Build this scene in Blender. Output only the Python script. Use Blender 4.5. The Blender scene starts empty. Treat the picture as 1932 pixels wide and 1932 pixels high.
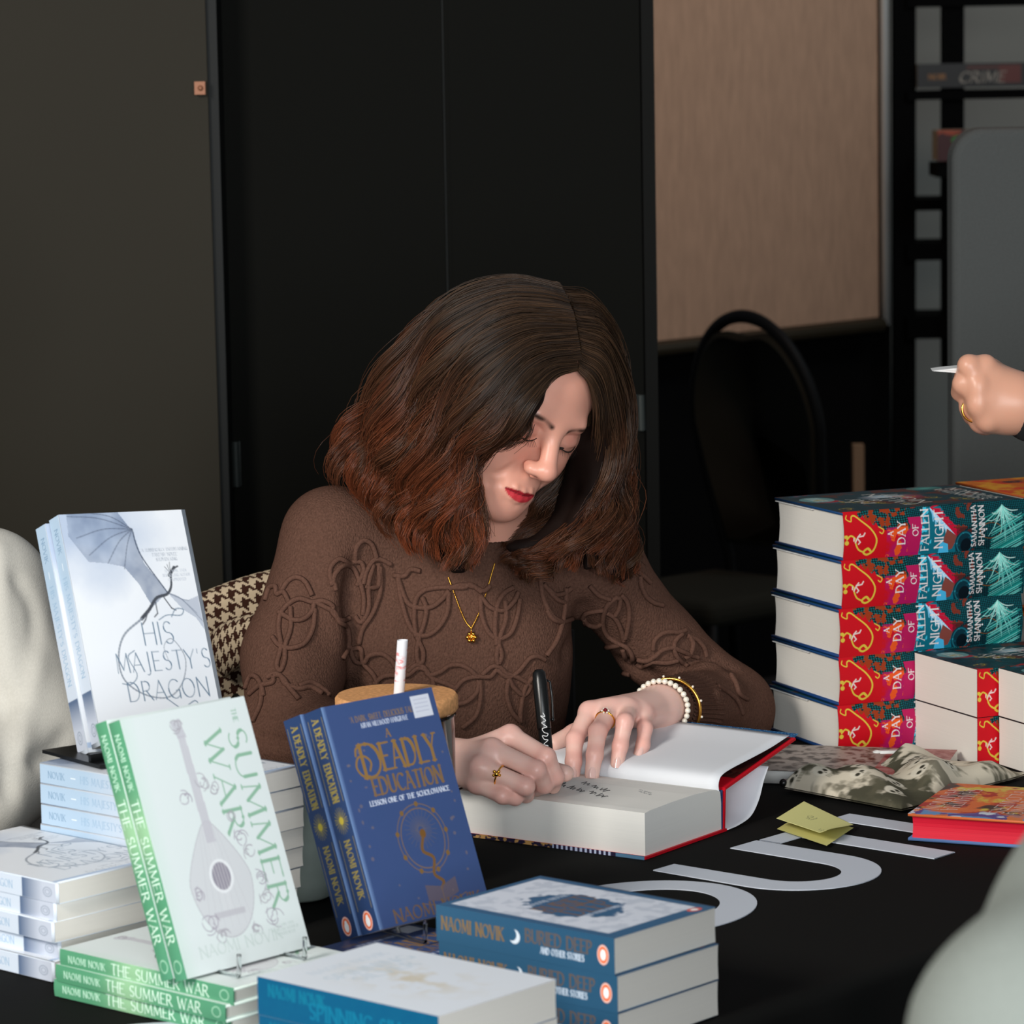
import bpy, bmesh, math, random
import numpy as np
from mathutils import Vector, Matrix
from mathutils.bvhtree import BVHTree
random.seed(7); RNG = np.random.RandomState(7)
S = bpy.context.scene
COL = S.collection
TZ = 0.75                                   # table top height

# ---------------------------------------------------------------- camera
FPX, PITCH, ROLL, CZ = 6842.0, math.radians(7.3), math.radians(-1.0), 1.55
cp, sp, cr, sr = math.cos(PITCH), math.sin(PITCH), math.cos(ROLL), math.sin(ROLL)
FW = np.array([0, cp, -sp]); UP0 = np.array([0, sp, cp]); R0 = np.array([1.0, 0, 0])
RT = R0 * cr + UP0 * sr; UPV = -R0 * sr + UP0 * cr
CAMPOS = np.array([0, 0, CZ])
cd = bpy.data.cameras.new('camera'); cam = bpy.data.objects.new('camera', cd); COL.objects.link(cam)
M = Matrix(((RT[0], UPV[0], -FW[0], 0), (RT[1], UPV[1], -FW[1], 0), (RT[2], UPV[2], -FW[2], CZ), (0, 0, 0, 1)))
cam.matrix_world = M
cd.sensor_width = 36; cd.sensor_fit = 'HORIZONTAL'; cd.lens = 36 * FPX / 1932
cd.clip_start = .05; cd.clip_end = 60
cd.dof.use_dof = True; cd.dof.focus_distance = 3.78; cd.dof.aperture_fstop = cd.lens / 9.5
S.camera = cam

# ---------------------------------------------------------------- world, lights, exposure
w = bpy.data.worlds.new('world'); S.world = w; w.use_nodes = True
w.node_tree.nodes['Background'].inputs[0].default_value = (.80, .90, 1.0, 1)
w.node_tree.nodes['Background'].inputs[1].default_value = .20
def area(name, loc, tgt, size, power, col):
    l = bpy.data.lights.new(name, 'AREA'); l.shape = 'RECTANGLE'; l.size = size[0]; l.size_y = size[1]
    l.energy = power; l.color = col
    o = bpy.data.objects.new(name, l); COL.objects.link(o); o.location = loc
    o.rotation_euler = (Vector(tgt) - Vector(loc)).to_track_quat('-Z', 'Y').to_euler()
    return o
area('window_daylight', (-1.9, .8, 2.6), (0, 3.6, .9), (.9, .9), 112, (1.0, .95, .88))
area('front_daylight', (.65, -1.0, 1.70), (0, 3.3, .9), (2.4, 1.2), 182, (.92, .97, 1.0))
area('board_fill', (.9, 5.6, 2.9), (.6, 7.4, 1.3), (.5, .5), 12, (1.0, .62, .42))  # added warm fill to brighten the fabric board, no fixture modelled
area('back_wall_fill', (2.0, 6.2, 2.8), (1.6, 8.6, 1.6), (.6, .6), 20, (.75, .9, 1.0))  # added cool fill that lifts the back wall behind the rack, not a real lamp
S.view_settings.view_transform = 'Standard'; S.view_settings.look = 'None'
S.view_settings.exposure = 0.0; S.view_settings.gamma = 1; S.view_settings.use_curve_mapping = False

# ---------------------------------------------------------------- helpers
def at(px, py, Y=None, z=None):
    """a point of the place on the sight line px,py, at depth Y or height z"""
    d = FW * FPX + RT * (px - 966) - UPV * (py - 966)
    k = (Y / d[1]) if z is None else (z - CZ) / d[2]
    return CAMPOS + d * k
def tag(o, label=None, cat=None, group=None, kind=None):
    if label: o['label'] = label
    if cat: o['category'] = cat
    if group: o['group'] = group
    if kind: o['kind'] = kind
    return o
def lin(c):
    c = np.asarray(c, float) / 255.0
    return np.where(c <= .04045, c / 12.92, ((c + .055) / 1.055) ** 2.4)
def empty(name, loc=(0, 0, 0), rz=0):
    o = bpy.data.objects.new(name, None); COL.objects.link(o); o.location = loc; o.rotation_euler = (0, 0, rz)
    o.empty_display_size = .02
    return o
def mesh_obj(name, V, F, mat=None, parent=None, smooth=False, col=None, uv=None):
    me = bpy.data.meshes.new(name)
    V = np.asarray(V, np.float32)
    if isinstance(F, np.ndarray):
        n, k = F.shape
        me.vertices.add(len(V)); me.vertices.foreach_set('co', V.ravel())
        me.loops.add(n * k); me.loops.foreach_set('vertex_index', F.astype(np.int32).ravel())
        me.polygons.add(n); me.polygons.foreach_set('loop_start', np.arange(0, n * k, k, dtype=np.int32))
        me.polygons.foreach_set('loop_total', np.full(n, k, np.int32))
        me.update(calc_edges=True)
    else:
        me.from_pydata([tuple(map(float, v)) for v in V], [], F); me.update()
    if smooth: me.polygons.foreach_set('use_smooth', np.ones(len(me.polygons), bool))
    if col is not None:
        a = me.color_attributes.new('Col', 'FLOAT_COLOR', 'POINT')
        c = np.ones((len(V), 4), np.float32); c[:, :3] = col; a.data.foreach_set('color', c.ravel())
    if uv is not None:
        u = me.uv_layers.new(name='UVMap'); li = np.zeros(len(me.loops), np.int32); me.loops.foreach_get('vertex_index', li)
        u.data.foreach_set('uv', np.asarray(uv, np.float32)[li].ravel())
    if mat: me.materials.append(mat)
    o = bpy.data.objects.new(name, me); COL.objects.link(o)
    if parent: o.parent = parent
    return o
class MB:
    """collects shapes into one mesh"""
    def __init__(s): s.V = []; s.F = []; s.C = []; s.n = 0
    def add(s, V, F, c=None):
        V = np.asarray(V, float)
        s.V.append(V); s.F += [tuple(int(i) + s.n for i in f) for f in F]; s.n += len(V)
        s.C.append(np.tile(lin(c) if c is not None else np.ones(3), (len(V), 1)) if np.ndim(c) < 2 else c)
        return s
    def box(s, lo, hi, c=None, M=None):
        x0, y0, z0 = lo; x1, y1, z1 = hi
        V = np.array([(x, y, z) for z in (z0, z1) for y in (y0, y1) for x in (x0, x1)], float)
        if M is not None: V = V @ np.array(M.to_3x3()).T + np.array(M.translation)
        return s.add(V, [(0, 2, 3, 1), (4, 5, 7, 6), (0, 1, 5, 4), (2, 6, 7, 3), (0, 4, 6, 2), (1, 3, 7, 5)], c)
    def tube(s, P, r, n=8, c=None, cap=True, closed=False):
        P = np.asarray(P, float); m = len(P); r = np.broadcast_to(r, (m,))
        if closed: T = np.roll(P, -1, 0) - np.roll(P, 1, 0)
        else: T = np.gradient(P, axis=0)
        T /= np.linalg.norm(T, axis=1)[:, None] + 1e-12
        up = np.array([0, 0, 1.0]) if abs(T[0][2]) < .9 else np.array([1.0, 0, 0])
        A = []; a = np.cross(T[0], up); a /= np.linalg.norm(a)
        for t in T:
            a = a - t * (a @ t); a /= np.linalg.norm(a) + 1e-12; A.append(a)
        A = np.array(A); B = np.cross(T, A); th = np.arange(n) * 2 * np.pi / n
        V = (P[:, None] + r[:, None, None] * (A[:, None] * np.cos(th)[None, :, None] + B[:, None] * np.sin(th)[None, :, None])).reshape(-1, 3)
        F = []; e = m if closed else m - 1
        for i in range(e):
            j = (i + 1) % m
            for k in range(n): F.append((i * n + k, i * n + (k + 1) % n, j * n + (k + 1) % n, j * n + k))
        if cap and not closed: F += [tuple(range(n))[::-1], tuple((m - 1) * n + k for k in range(n))]
        return s.add(V, F, c)
    def lathe(s, prof, n=48, c=None, M=None):
        th = np.arange(n) * 2 * np.pi / n; V = []; F = []
        for r, z in prof: V += [(r * math.cos(t), r * math.sin(t), z) for t in th]
        for i in range(len(prof) - 1):
            for k in range(n): F.append((i * n + k, i * n + (k + 1) % n, (i + 1) * n + (k + 1) % n, (i + 1) * n + k))
        F += [tuple(range(n))[::-1], tuple((len(prof) - 1) * n + k for k in range(n))]
        V = np.array(V)
        if M is not None: V = V @ np.array(M.to_3x3()).T + np.array(M.translation)
        return s.add(V, F, c)
    def ball(s, c0, r, n=12, c=None, sc=(1, 1, 1)):
        V = []; F = []; h = n // 2
        for i in range(h + 1):
            ph = math.pi * i / h
            for k in range(n): V.append((c0[0] + r * sc[0] * math.sin(ph) * math.cos(2 * math.pi * k / n), c0[1] + r * sc[1] * math.sin(ph) * math.sin(2 * math.pi * k / n), c0[2] + r * sc[2] * math.cos(ph)))
        for i in range(h):
            for k in range(n): F.append((i * n + k, (i + 1) * n + k, (i + 1) * n + (k + 1) % n, i * n + (k + 1) % n))
        return s.add(V, F, c)
    def grid(s, P, c=None):
        P = np.asarray(P, float); a, b = P.shape[:2]
        I = np.arange(a * b).reshape(a, b)
        F = np.stack([I[:-1, :-1], I[1:, :-1], I[1:, 1:], I[:-1, 1:]], -1).reshape(-1, 4)
        return s.add(P.reshape(-1, 3), F.tolist(), c)
    def obj(s, name, mat, parent=None, smooth=False):
        return mesh_obj(name, np.concatenate(s.V), s.F, mat, parent, smooth, np.concatenate(s.C))
def catmull(P, n):
    P = np.asarray(P, float); k = len(P); t = np.linspace(0, k - 1, n); i = np.minimum(t.astype(int), k - 2); f = (t - i)[:, None]
    Q = np.vstack([2 * P[0] - P[1], P, 2 * P[-1] - P[-2]]); a, b, c, d = Q[i], Q[i + 1], Q[i + 2], Q[i + 3]
    return .5 * (2 * b + (c - a) * f + (2 * a - 5 * b + 4 * c - d) * f * f + (3 * b - a - 3 * c + d) * f ** 3)

# ---------------------------------------------------------------- materials
def mat(name, col=(200, 200, 200), rough=.6, metal=0, vc=False, noise=None, bump=None, spec=.5, sss=0, trans=0, ior=1.45, sheen=0, coat=0):
    m = bpy.data.materials.new(name); m.use_nodes = True; nt = m.node_tree; b = nt.nodes['Principled BSDF']; L = nt.links
    c = (*lin(col), 1); b.inputs['Base Color'].default_value = c; b.inputs['Roughness'].default_value = rough
    b.inputs['Metallic'].default_value = metal; b.inputs['Specular IOR Level'].default_value = spec
    b.inputs['IOR'].default_value = ior; b.inputs['Transmission Weight'].default_value = trans
    b.inputs['Sheen Weight'].default_value = sheen; b.inputs['Coat Weight'].default_value = coat
    if sss:
        b.inputs['Subsurface Weight'].default_value = sss; b.inputs['Subsurface Radius'].default_value = (1, .35, .2); b.inputs['Subsurface Scale'].default_value = .006
    src = None
    if vc:
        a = nt.nodes.new('ShaderNodeVertexColor'); a.layer_name = 'Col'; src = a.outputs[0]
    tc = nt.nodes.new('ShaderNodeTexCoord')
    if noise:                                # (scale vector, amount)
        mp = nt.nodes.new('ShaderNodeMapping'); mp.inputs['Scale'].default_value = noise[0]; L.new(tc.outputs['Object'], mp.inputs[0])
        nz = nt.nodes.new('ShaderNodeTexNoise'); nz.inputs['Scale'].default_value = 1; nz.inputs['Detail'].default_value = 4; L.new(mp.outputs[0], nz.inputs['Vector'])
        mr = nt.nodes.new('ShaderNodeMapRange'); mr.inputs[1].default_value = .3; mr.inputs[2].default_value = .7; mr.inputs[3].default_value = 1 - noise[1]; mr.inputs[4].default_value = 1 + noise[1]; L.new(nz.outputs[0], mr.inputs[0])
        mx = nt.nodes.new('ShaderNodeMix'); mx.data_type = 'RGBA'; mx.blend_type = 'MULTIPLY'; mx.inputs[0].default_value = 1
        if src is None: mx.inputs[6].default_value = c
        else: L.new(src, mx.inputs[6])
        L.new(mr.outputs[0], mx.inputs[7]); src = mx.outputs[2]
    if src is not None: L.new(src, b.inputs['Base Color'])
    if bump:                                 # (scale vector, strength, distance)
        mp = nt.nodes.new('ShaderNodeMapping'); mp.inputs['Scale'].default_value = bump[0]; L.new(tc.outputs['Object'], mp.inputs[0])
        nz = nt.nodes.new('ShaderNodeTexNoise'); nz.inputs['Scale'].default_value = 1; nz.inputs['Detail'].default_value = 3; L.new(mp.outputs[0], nz.inputs['Vector'])
        bp = nt.nodes.new('ShaderNodeBump'); bp.inputs['Strength'].default_value = bump[1]; bp.inputs['Distance'].default_value = bump[2]
        L.new(nz.outputs[0], bp.inputs['Height']); L.new(bp.outputs[0], b.inputs['Normal'])
    return m
M_print = mat('printed_card', vc=True, rough=.42, spec=.35)
M_gloss = mat('glossy_jacket', vc=True, rough=.5, spec=.18)
M_pages = mat('page_edges', (228, 223, 214), rough=.85, spec=.1, noise=((5, 5, 1600), .025), bump=((5, 5, 1800), .12, .0002))
M_paper = mat('white_paper', (232, 232, 230), rough=.8, spec=.1)
M_plain = mat('painted', vc=True, rough=.6, spec=.3)
M_gold = mat('gold', (236, 178, 78), rough=.22, metal=1)
M_pearl = mat('pearl', (236, 228, 212), rough=.18, spec=.8, coat=.6)
M_black = mat('black_plastic', (14, 14, 14), rough=.3)
M_clear = mat('clear_plastic', (235, 240, 240), rough=.05, trans=1, ior=1.3)
M_skin = mat('skin', vc=True, rough=.37, sss=.15, spec=.5, bump=((420, 420, 420), .10, .0005))
M_knit = mat('brown_knit', (95, 68, 57), rough=.97, spec=.03, noise=((420, 420, 420), .20), bump=((560, 560, 300), .9, .0022))
M_cord = mat('brown_cord', (98, 70, 59), rough=.97, spec=.03, noise=((500, 500, 500), .18), bump=((900, 900, 900), .6, .001))
# ---------------------------------------------------------------- stroke lettering and painted colour grids
def arc(cx, cy, rx, ry, a0, a1, n=12):
    return [(cx + rx * math.cos(math.radians(a0 + (a1 - a0) * i / n)), cy + ry * math.sin(math.radians(a0 + (a1 - a0) * i / n))) for i in range(n + 1)]
G = {
'A': (.72, [[(.0, 0), (.36, 1)], [(.36, 1), (.72, 0)], [(.14, .36), (.58, .36)]]),
'B': (.60, [[(.05, 0), (.05, 1)], [(.05, 1), (.3, 1)] + arc(.3, .76, .22, .24, 90, -90) + [(.05, .52)], [(.05, .52), (.3, .52)] + arc(.3, .26, .27, .26, 90, -90) + [(.05, 0)]]),
'C': (.70, [arc(.42, .5, .38, .5, 50, 310, 20)]),
'D': (.74, [[(.05, 0), (.05, 1)], [(.05, 1), (.28, 1)] + arc(.28, .5, .42, .5, 90, -90, 16) + [(.05, 0)]]),
'E': (.54, [[(.05, 0), (.05, 1)], [(.05, 1), (.5, 1)], [(.05, .52), (.42, .52)], [(.05, 0), (.52, 0)]]),
'F': (.50, [[(.05, 0), (.05, 1)], [(.05, 1), (.5, 1)], [(.05, .52), (.4, .52)]]),
'G': (.74, [arc(.42, .5, .38, .5, 50, 330, 20), [(.72, .0), (.72, .42)], [(.5, .42), (.72, .42)]]),
'H': (.70, [[(.05, 0), (.05, 1)], [(.65, 0), (.65, 1)], [(.05, .52), (.65, .52)]]),
'I': (.16, [[(.08, 0), (.08, 1)]]),
'J': (.34, [[(.24, 1), (.24, .0)] + arc(.1, .0, .14, .2, 0, -120, 6)]),
'K': (.62, [[(.05, 0), (.05, 1)], [(.56, 1), (.07, .48)], [(.2, .6), (.62, 0)]]),
'L': (.50, [[(.05, 0), (.05, 1)], [(.05, 0), (.5, 0)]]),
'M': (.88, [[(.05, 0), (.12, 1)], [(.12, 1), (.44, .15)], [(.44, .15), (.76, 1)], [(.76, 1), (.84, 0)]]),
'N': (.74, [[(.05, 0), (.05, 1)], [(.05, 1), (.69, 0)], [(.69, 0), (.69, 1)]]),
'O': (.82, [arc(.41, .5, .38, .5, 0, 360, 24)]),
'P': (.56, [[(.05, 0), (.05, 1)], [(.05, 1), (.28, 1)] + arc(.28, .74, .24, .26, 90, -90) + [(.05, .48)]]),
'Q': (.82, [arc(.41, .5, .38, .5, 0, 360, 24), [(.45, .25), (.8, -.1)]]),
'R': (.62, [[(.05, 0), (.05, 1)], [(.05, 1), (.28, 1)] + arc(.28, .75, .22, .25, 90, -90) + [(.05, .5)], [(.26, .5), (.62, 0)]]),
'S': (.52, [arc(.27, .75, .2, .25, 40, 270, 12) + arc(.27, .25, .22, .25, 90, -140, 12)]),
'T': (.62, [[(.31, 0), (.31, 1)], [(.0, 1), (.62, 1)]]),
'U': (.70, [[(.05, 1), (.05, .32)] + arc(.35, .32, .3, .32, 180, 360, 12) + [(.65, 1)]]),
'V': (.68, [[(0, 1), (.34, 0)], [(.34, 0), (.68, 1)]]),
'W': (.98, [[(0, 1), (.26, 0)], [(.26, 0), (.49, .9)], [(.49, .9), (.72, 0)], [(.72, 0), (.98, 1)]]),
'X': (.66, [[(0, 1), (.66, 0)], [(.66, 1), (0, 0)]]),
'Y': (.66, [[(0, 1), (.33, .48)], [(.66, 1), (.33, .48)], [(.33, .48), (.33, 0)]]),
'Z': (.60, [[(.03, 1), (.57, 1)], [(.57, 1), (.03, 0)], [(.03, 0), (.6, 0)]]),
"'": (.14, [[(.07, 1), (.05, .78)]]), '-': (.4, [[(.05, .45), (.35, .45)]]), '.': (.16, [[(.08, 0), (.08, .05)]]), ',': (.16, [[(.08, .05), (.04, -.12)]]), ' ': (.36, []),
}
def noise2(nx, ny, cells, seed=0, oct=4):
    r = np.random.RandomState(seed); out = np.zeros((ny, nx)); amp = 1; tot = 0
    for o in range(oct):
        cx = max(2, int(cells * 2 ** o)); cy = max(2, int(cells * 2 ** o * ny / nx)); g = r.rand(cy + 2, cx + 2)
        X = np.linspace(0, cx - .001, nx); Y = np.linspace(0, cy - .001, ny); xi = X.astype(int); yi = Y.astype(int)
        fx = X - xi; fy = (Y - yi)[:, None]; fx = fx * fx * (3 - 2 * fx); fy = fy * fy * (3 - 2 * fy)
        a = g[yi][:, xi]; b = g[yi][:, xi + 1]; c = g[yi + 1][:, xi]; d = g[yi + 1][:, xi + 1]
        out += amp * ((a * (1 - fx) + b * fx) * (1 - fy) + (c * (1 - fx) + d * fx) * fy); tot += amp; amp *= .5
    return out / tot
class Art:
    """a colour field painted over a panel W wide (u) and H high (v, downwards), in millimetres"""
    def __init__(s, W, H, step=.7, bg=(255, 255, 255)):
        s.W, s.H = W, H; s.nx = int(W / step) + 1; s.ny = int(H / step) + 1
        s.u = np.linspace(0, W, s.nx); s.v = np.linspace(0, H, s.ny); s.U, s.Vv = np.meshgrid(s.u, s.v); s.step = W / (s.nx - 1)
        s.A = np.ones((s.ny, s.nx, 3)) * lin(bg)
    def mix(s, m, c, sl=(slice(None), slice(None))):
        m = np.clip(m, 0, 1)[..., None]; s.A[sl] = s.A[sl] * (1 - m) + lin(c) * m
    def line(s, P, w, c, a=1.0):
        P = np.asarray(P, float)
        if len(P) < 2: return
        W_ = np.broadcast_to(w, (len(P) - 1,))
        for (p, q), ww in zip(zip(P[:-1], P[1:]), W_):
            pad = ww + 2 * s.step
            i0 = max(0, int((min(p[0], q[0]) - pad) / s.step)); i1 = min(s.nx, int((max(p[0], q[0]) + pad) / s.step) + 2)
            j0 = max(0, int((min(p[1], q[1]) - pad) / s.step)); j1 = min(s.ny, int((max(p[1], q[1]) + pad) / s.step) + 2)
            if i1 <= i0 or j1 <= j0: continue
            sl = (slice(j0, j1), slice(i0, i1)); x = s.U[sl] - p[0]; y = s.Vv[sl] - p[1]; d = q - p; L2 = d @ d + 1e-9
            t = np.clip((x * d[0] + y * d[1]) / L2, 0, 1); D = np.hypot(x - t * d[0], y - t * d[1])
            s.mix(np.clip((ww / 2 - D) / s.step + .5, 0, 1) * a * min(1, ww / s.step + .15), c, sl)
    def ell(s, cx, cy, rx, ry, c, a=1.0, ring=0):
        r = np.hypot((s.U - cx) / rx, (s.Vv - cy) / ry); k = min(rx, ry) / s.step
        m = np.clip((1 - r) * k + .5, 0, 1)
        if ring: m = np.clip(ring / s.step / 2 - np.abs(1 - r) * k + .5, 0, 1)
        s.mix(m * a, c)
    def rect(s, u0, v0, u1, v1, c, a=1.0):
        m = np.clip((s.U - u0) / s.step + .5, 0, 1) * np.clip((u1 - s.U) / s.step + .5, 0, 1) * np.clip((s.Vv - v0) / s.step + .5, 0, 1) * np.clip((v1 - s.Vv) / s.step + .5, 0, 1)
        s.mix(m * a, c)
    def poly(s, P, c, a=1.0):
        P = np.asarray(P, float); ins = np.zeros(s.U.shape, bool)
        for i in range(len(P)):
            x0, y0 = P[i]; x1, y1 = P[i - 1]
            if y0 == y1: continue
            ins ^= ((s.Vv < y0) != (s.Vv < y1)) & (s.U < (x1 - x0) * (s.Vv - y0) / (y1 - y0) + x0)
        s.mix(ins * a, c)
    def text(s, t, cu, cv, h, c, w=None, rot=0, cond=1.0, sp=.16, con=.55, serif=True, a=1.0, fit=None, slant=0):
        """t centred on cu,cv, letters h high; rot turns the reading direction clockwise"""
        w = w or h * .13; t = t.upper()
        tot = sum(G.get(ch, G[' '])[0] * cond + sp for ch in t) - sp
        if fit: k = fit / (tot * h); cond *= k; sp *= k; tot = fit / h
        x = -tot / 2; co, si = math.cos(math.radians(rot)), math.sin(math.radians(rot))
        for ch in t:
            adv, st = G.get(ch, G[' '])
            for P in st:
                Q = [((x + px * cond + slant * py) * h, -(py - .5) * h) for px, py in P]
                W_ = [w * (con if abs(q1[1] - q0[1]) < abs(q1[0] - q0[0]) * .8 or (q1[0] - q0[0]) * (q1[1] - q0[1]) < -1e-6 else 1) for q0, q1 in zip(Q[:-1], Q[1:])]
                R_ = [(cu + qx * co - qy * si, cv + qx * si + qy * co) for qx, qy in Q]
                s.line(R_, W_, c, a)
                if serif and len(P) == 2 and abs(P[0][0] - P[1][0]) < .5:
                    for qx, qy in (Q[0], Q[1]):
                        if abs(abs(qy) - h / 2) < h * .02:
                            dx = h * .09; s.line([(cu + (qx - dx) * co - qy * si, cv + (qx - dx) * si + qy * co), (cu + (qx + dx) * co - qy * si, cv + (qx + dx) * si + qy * co)], w * .45, c, a)
            x += adv * cond + sp
    def ornament(s, cu, cv, r, c, w=.5, seed=0, n=5, a=.8):
        rr = np.random.RandomState(seed)
        for k in range(n):
            a0 = rr.rand() * 6.28; P = []
            for i in range(14):
                q = i / 13; an = a0 + q * (2.5 + rr.rand() * .1) * (1 if k % 2 else -1); P.append((cu + r * (1 - q * .75) * math.cos(an), cv + r * (1 - q * .75) * math.sin(an)))
            s.line(P, w, c, a)
def bird_logo(A, cu, cv, r, rot=0):
    A.ell(cu, cv, r * (.72 if not rot else 1), r * (1 if not rot else .72), (235, 110, 60)); A.ell(cu, cv, r * (.66 if not rot else .92), r * (.92 if not rot else .66), (250, 245, 240), ring=.5)
    if rot: A.ell(cu, cv, r * .55, r * .36, (245, 245, 245)); A.ell(cu - r * .3, cv, r * .2, r * .2, (245, 245, 245))
    else: A.ell(cu, cv + r * .1, r * .36, r * .52, (245, 245, 245)); A.ell(cu, cv - r * .4, r * .2, r * .2, (245, 245, 245))

# ---------------------------------------------------------------- books
# local frame of a book lying face up: x runs down the cover (0 at its head), y from the spine to the fore edge, z up
def art_grid(art, place):
    """place(u,v) in metres -> 3d ; returns verts, faces, colours"""
    U, V = np.meshgrid(art.u / 1000, art.v / 1000); P = place(U, V).reshape(-1, 3); a, b = U.shape
    I = np.arange(a * b).reshape(a, b)
    F = np.stack([I[:-1, :-1], I[1:, :-1], I[1:, 1:], I[:-1, 1:]], -1).reshape(-1, 4)
    return P, F, art.A.reshape(-1, 3)
def join_np(parts):
    V, F, C, n = [], [], [], 0
    for v, f, c in parts:
        V.append(v); F.append(np.asarray(f) + n); C.append(c); n += len(v)
    return np.concatenate(V), np.concatenate(F), np.concatenate(C)
def boxp(lo, hi, c):
    b = MB().box(lo, hi, c); return b.V[0], np.array(b.F), b.C[0]
def make_book(name, W, H, T, front, spine, edge=(225, 225, 225), back=(230, 230, 230), hard=False, pages=M_pages, m=M_print, head_flap=False, rnd=0.0, wavy=0):
    root = empty(name)
    t = .0026 if hard else .0005; ov = .0035 if hard else 0.0; e = 8e-5
    parts = []
    lift = (lambda U: rnd * np.sin(np.clip(U / W, 0, 1) * np.pi) * .0) 
    if front is not None:
        parts.append(art_grid(front, lambda U, V: np.stack([V, U, np.full(U.shape, T + e)], -1)))
    parts.append(boxp((0, 0, T - t), (H, W, T), edge))
    parts.append(boxp((0, 0, 0), (H, W, t), back))
    # spine, slightly rounded on a hardback
    if spine is not None:
        def pl(U, V):
            q = U / T; b = -rnd * np.sin(np.clip(q, 0, 1) * np.pi)
            return np.stack([V, b - e, U], -1)
        v, f, c = art_grid(spine, pl); parts.append((v, f[:, ::-1], c))
        if rnd: parts.append((v + [0, .0012, 0], f, c))
    if not rnd: parts.append(boxp((0, 0, 0), (H, t, T), edge))
    V, F, C = join_np(parts)
    cov = mesh_obj('cover', V, F, m, root, False, C)
    ny, nz = 9, 7; g = MB()
    x0, x1, y0, y1, z0, z1 = ov, H - ov, t + (.004 if hard else 0), W - (ov if hard else .0002), t, T - t
    # page block with a faintly hollowed fore edge
    qs = np.linspace(0, 1, nz); ys = y1 - (.003 if hard else .0006) * np.sin(qs * np.pi)
    Vv = [(x, y0, z0 + (z1 - z0) * q) for x in (x0, x1) for q in qs] + [(x, yy, z0 + (z1 - z0) * q) for x in (x0, x1) for q, yy in zip(qs, ys)]
    k = nz; Fv = []
    for i in range(k - 1):
        Fv += [(i, i + 1, 2 * k + i + 1, 2 * k + i), (k + i, 3 * k + i, 3 * k + i + 1, k + i + 1), (2 * k + i, 2 * k + i + 1, 3 * k + i + 1, 3 * k + i), (i, k + i, k + i + 1, i + 1)]
    Fv += [(k - 1, 2 * k - 1, 4 * k - 1, 3 * k - 1), (0, 2 * k, 3 * k, k)]
    mesh_obj('page_block', Vv, Fv, pages, root)
    if head_flap:
        mesh_obj('jacket_flap', *(lambda b: (b.V[0], b.F))(MB().box((-.0006, .004 + W * .42, T - t - .0016), (.02, W - .003, T - t - .0008))), M_paper, root)
    return root
def copy_thing(o):
    r = o.copy(); COL.objects.link(r)
    for ch in o.children:
        c = ch.copy(); COL.objects.link(c); c.parent = r; c.matrix_parent_inverse = ch.matrix_parent_inverse
    return r
def lay_stack(proto, n, T, X, Y, yaw, labels, group, cat='book', z0=0, jit=.003, jr=.02, H=.2, W=.13, seed=1, shifts=None, first=True):
    r = random.Random(seed); out = []
    for i in range(n):
        o = proto if (i == 0 and first) else copy_thing(proto)
        k = n - 1 - i                          # levels are built from the top down
        s = (shifts[i] if shifts else (0, 0, 0)); a = -(yaw + (0 if i == 0 else r.uniform(-jr, jr)) + s[2])
        dx, dy = (0, 0) if i == 0 else (r.uniform(-jit, jit), r.uniform(-jit, jit))
        ca, sa = math.cos(-yaw), math.sin(-yaw); dx += s[0]; dy += s[1]
        o.location = (X + ca * dx - sa * dy, Y + sa * dx + ca * dy, TZ + z0 + .001 + k * (T + .0004))
        o.rotation_euler = (0, 0, a); tag(o, labels[min(i, len(labels) - 1)], cat, group); out.append(o)
    return out
def stand_book(o, pos, yaw, tilt, roll, H, T, off=0.0):
    """front cover's lower spine corner at pos, leaning back by tilt; off pushes it back along its thickness"""
    R = Matrix.Rotation(yaw, 3, 'Z') @ Matrix.Rotation(tilt, 3, 'X') @ Matrix.Rotation(roll, 3, 'Y')
    wd, dp, up = R.col[0], R.col[1], R.col[2]
    M3 = Matrix((-up, wd, -dp)).transposed(); p = Vector(pos) + up * H + dp * (T + off)
    o.matrix_world = Matrix.Translation(p) @ M3.to_4x4()
    return R
# ---------------------------------------------------------------- the room
def quad_wall(name, pts, c, rough=.85, thick=.06, noise=None, kind='structure', parent=None, bump=None, spec=.2):
    """a slab from four corners (front face), thickened backwards"""
    P = np.array(pts, float); n = np.cross(P[1] - P[0], P[3] - P[0]); n /= np.linalg.norm(n)
    if n @ (CAMPOS - P[0]) < 0: n = -n
    V = np.vstack([P, P - n * thick]); F = [(0, 1, 2, 3), (7, 6, 5, 4), (0, 4, 5, 1), (1, 5, 6, 2), (2, 6, 7, 3), (3, 7, 4, 0)]
    o = mesh_obj(name, V, F, mat(name + '_paint', c, rough, noise=noise, bump=bump, spec=spec), parent)
    if kind and parent is None: o['kind'] = kind
    return o
def xz(px, Y): return float(at(px, 500, Y)[0])
fl = quad_wall('floor', [(-4, -2, 0), (5, -2, 0), (5, 11.5, 0), (-4, 11.5, 0)], (34, 31, 30), noise=((3, 3, 3), .2))
TOPZ = 3.0
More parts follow.
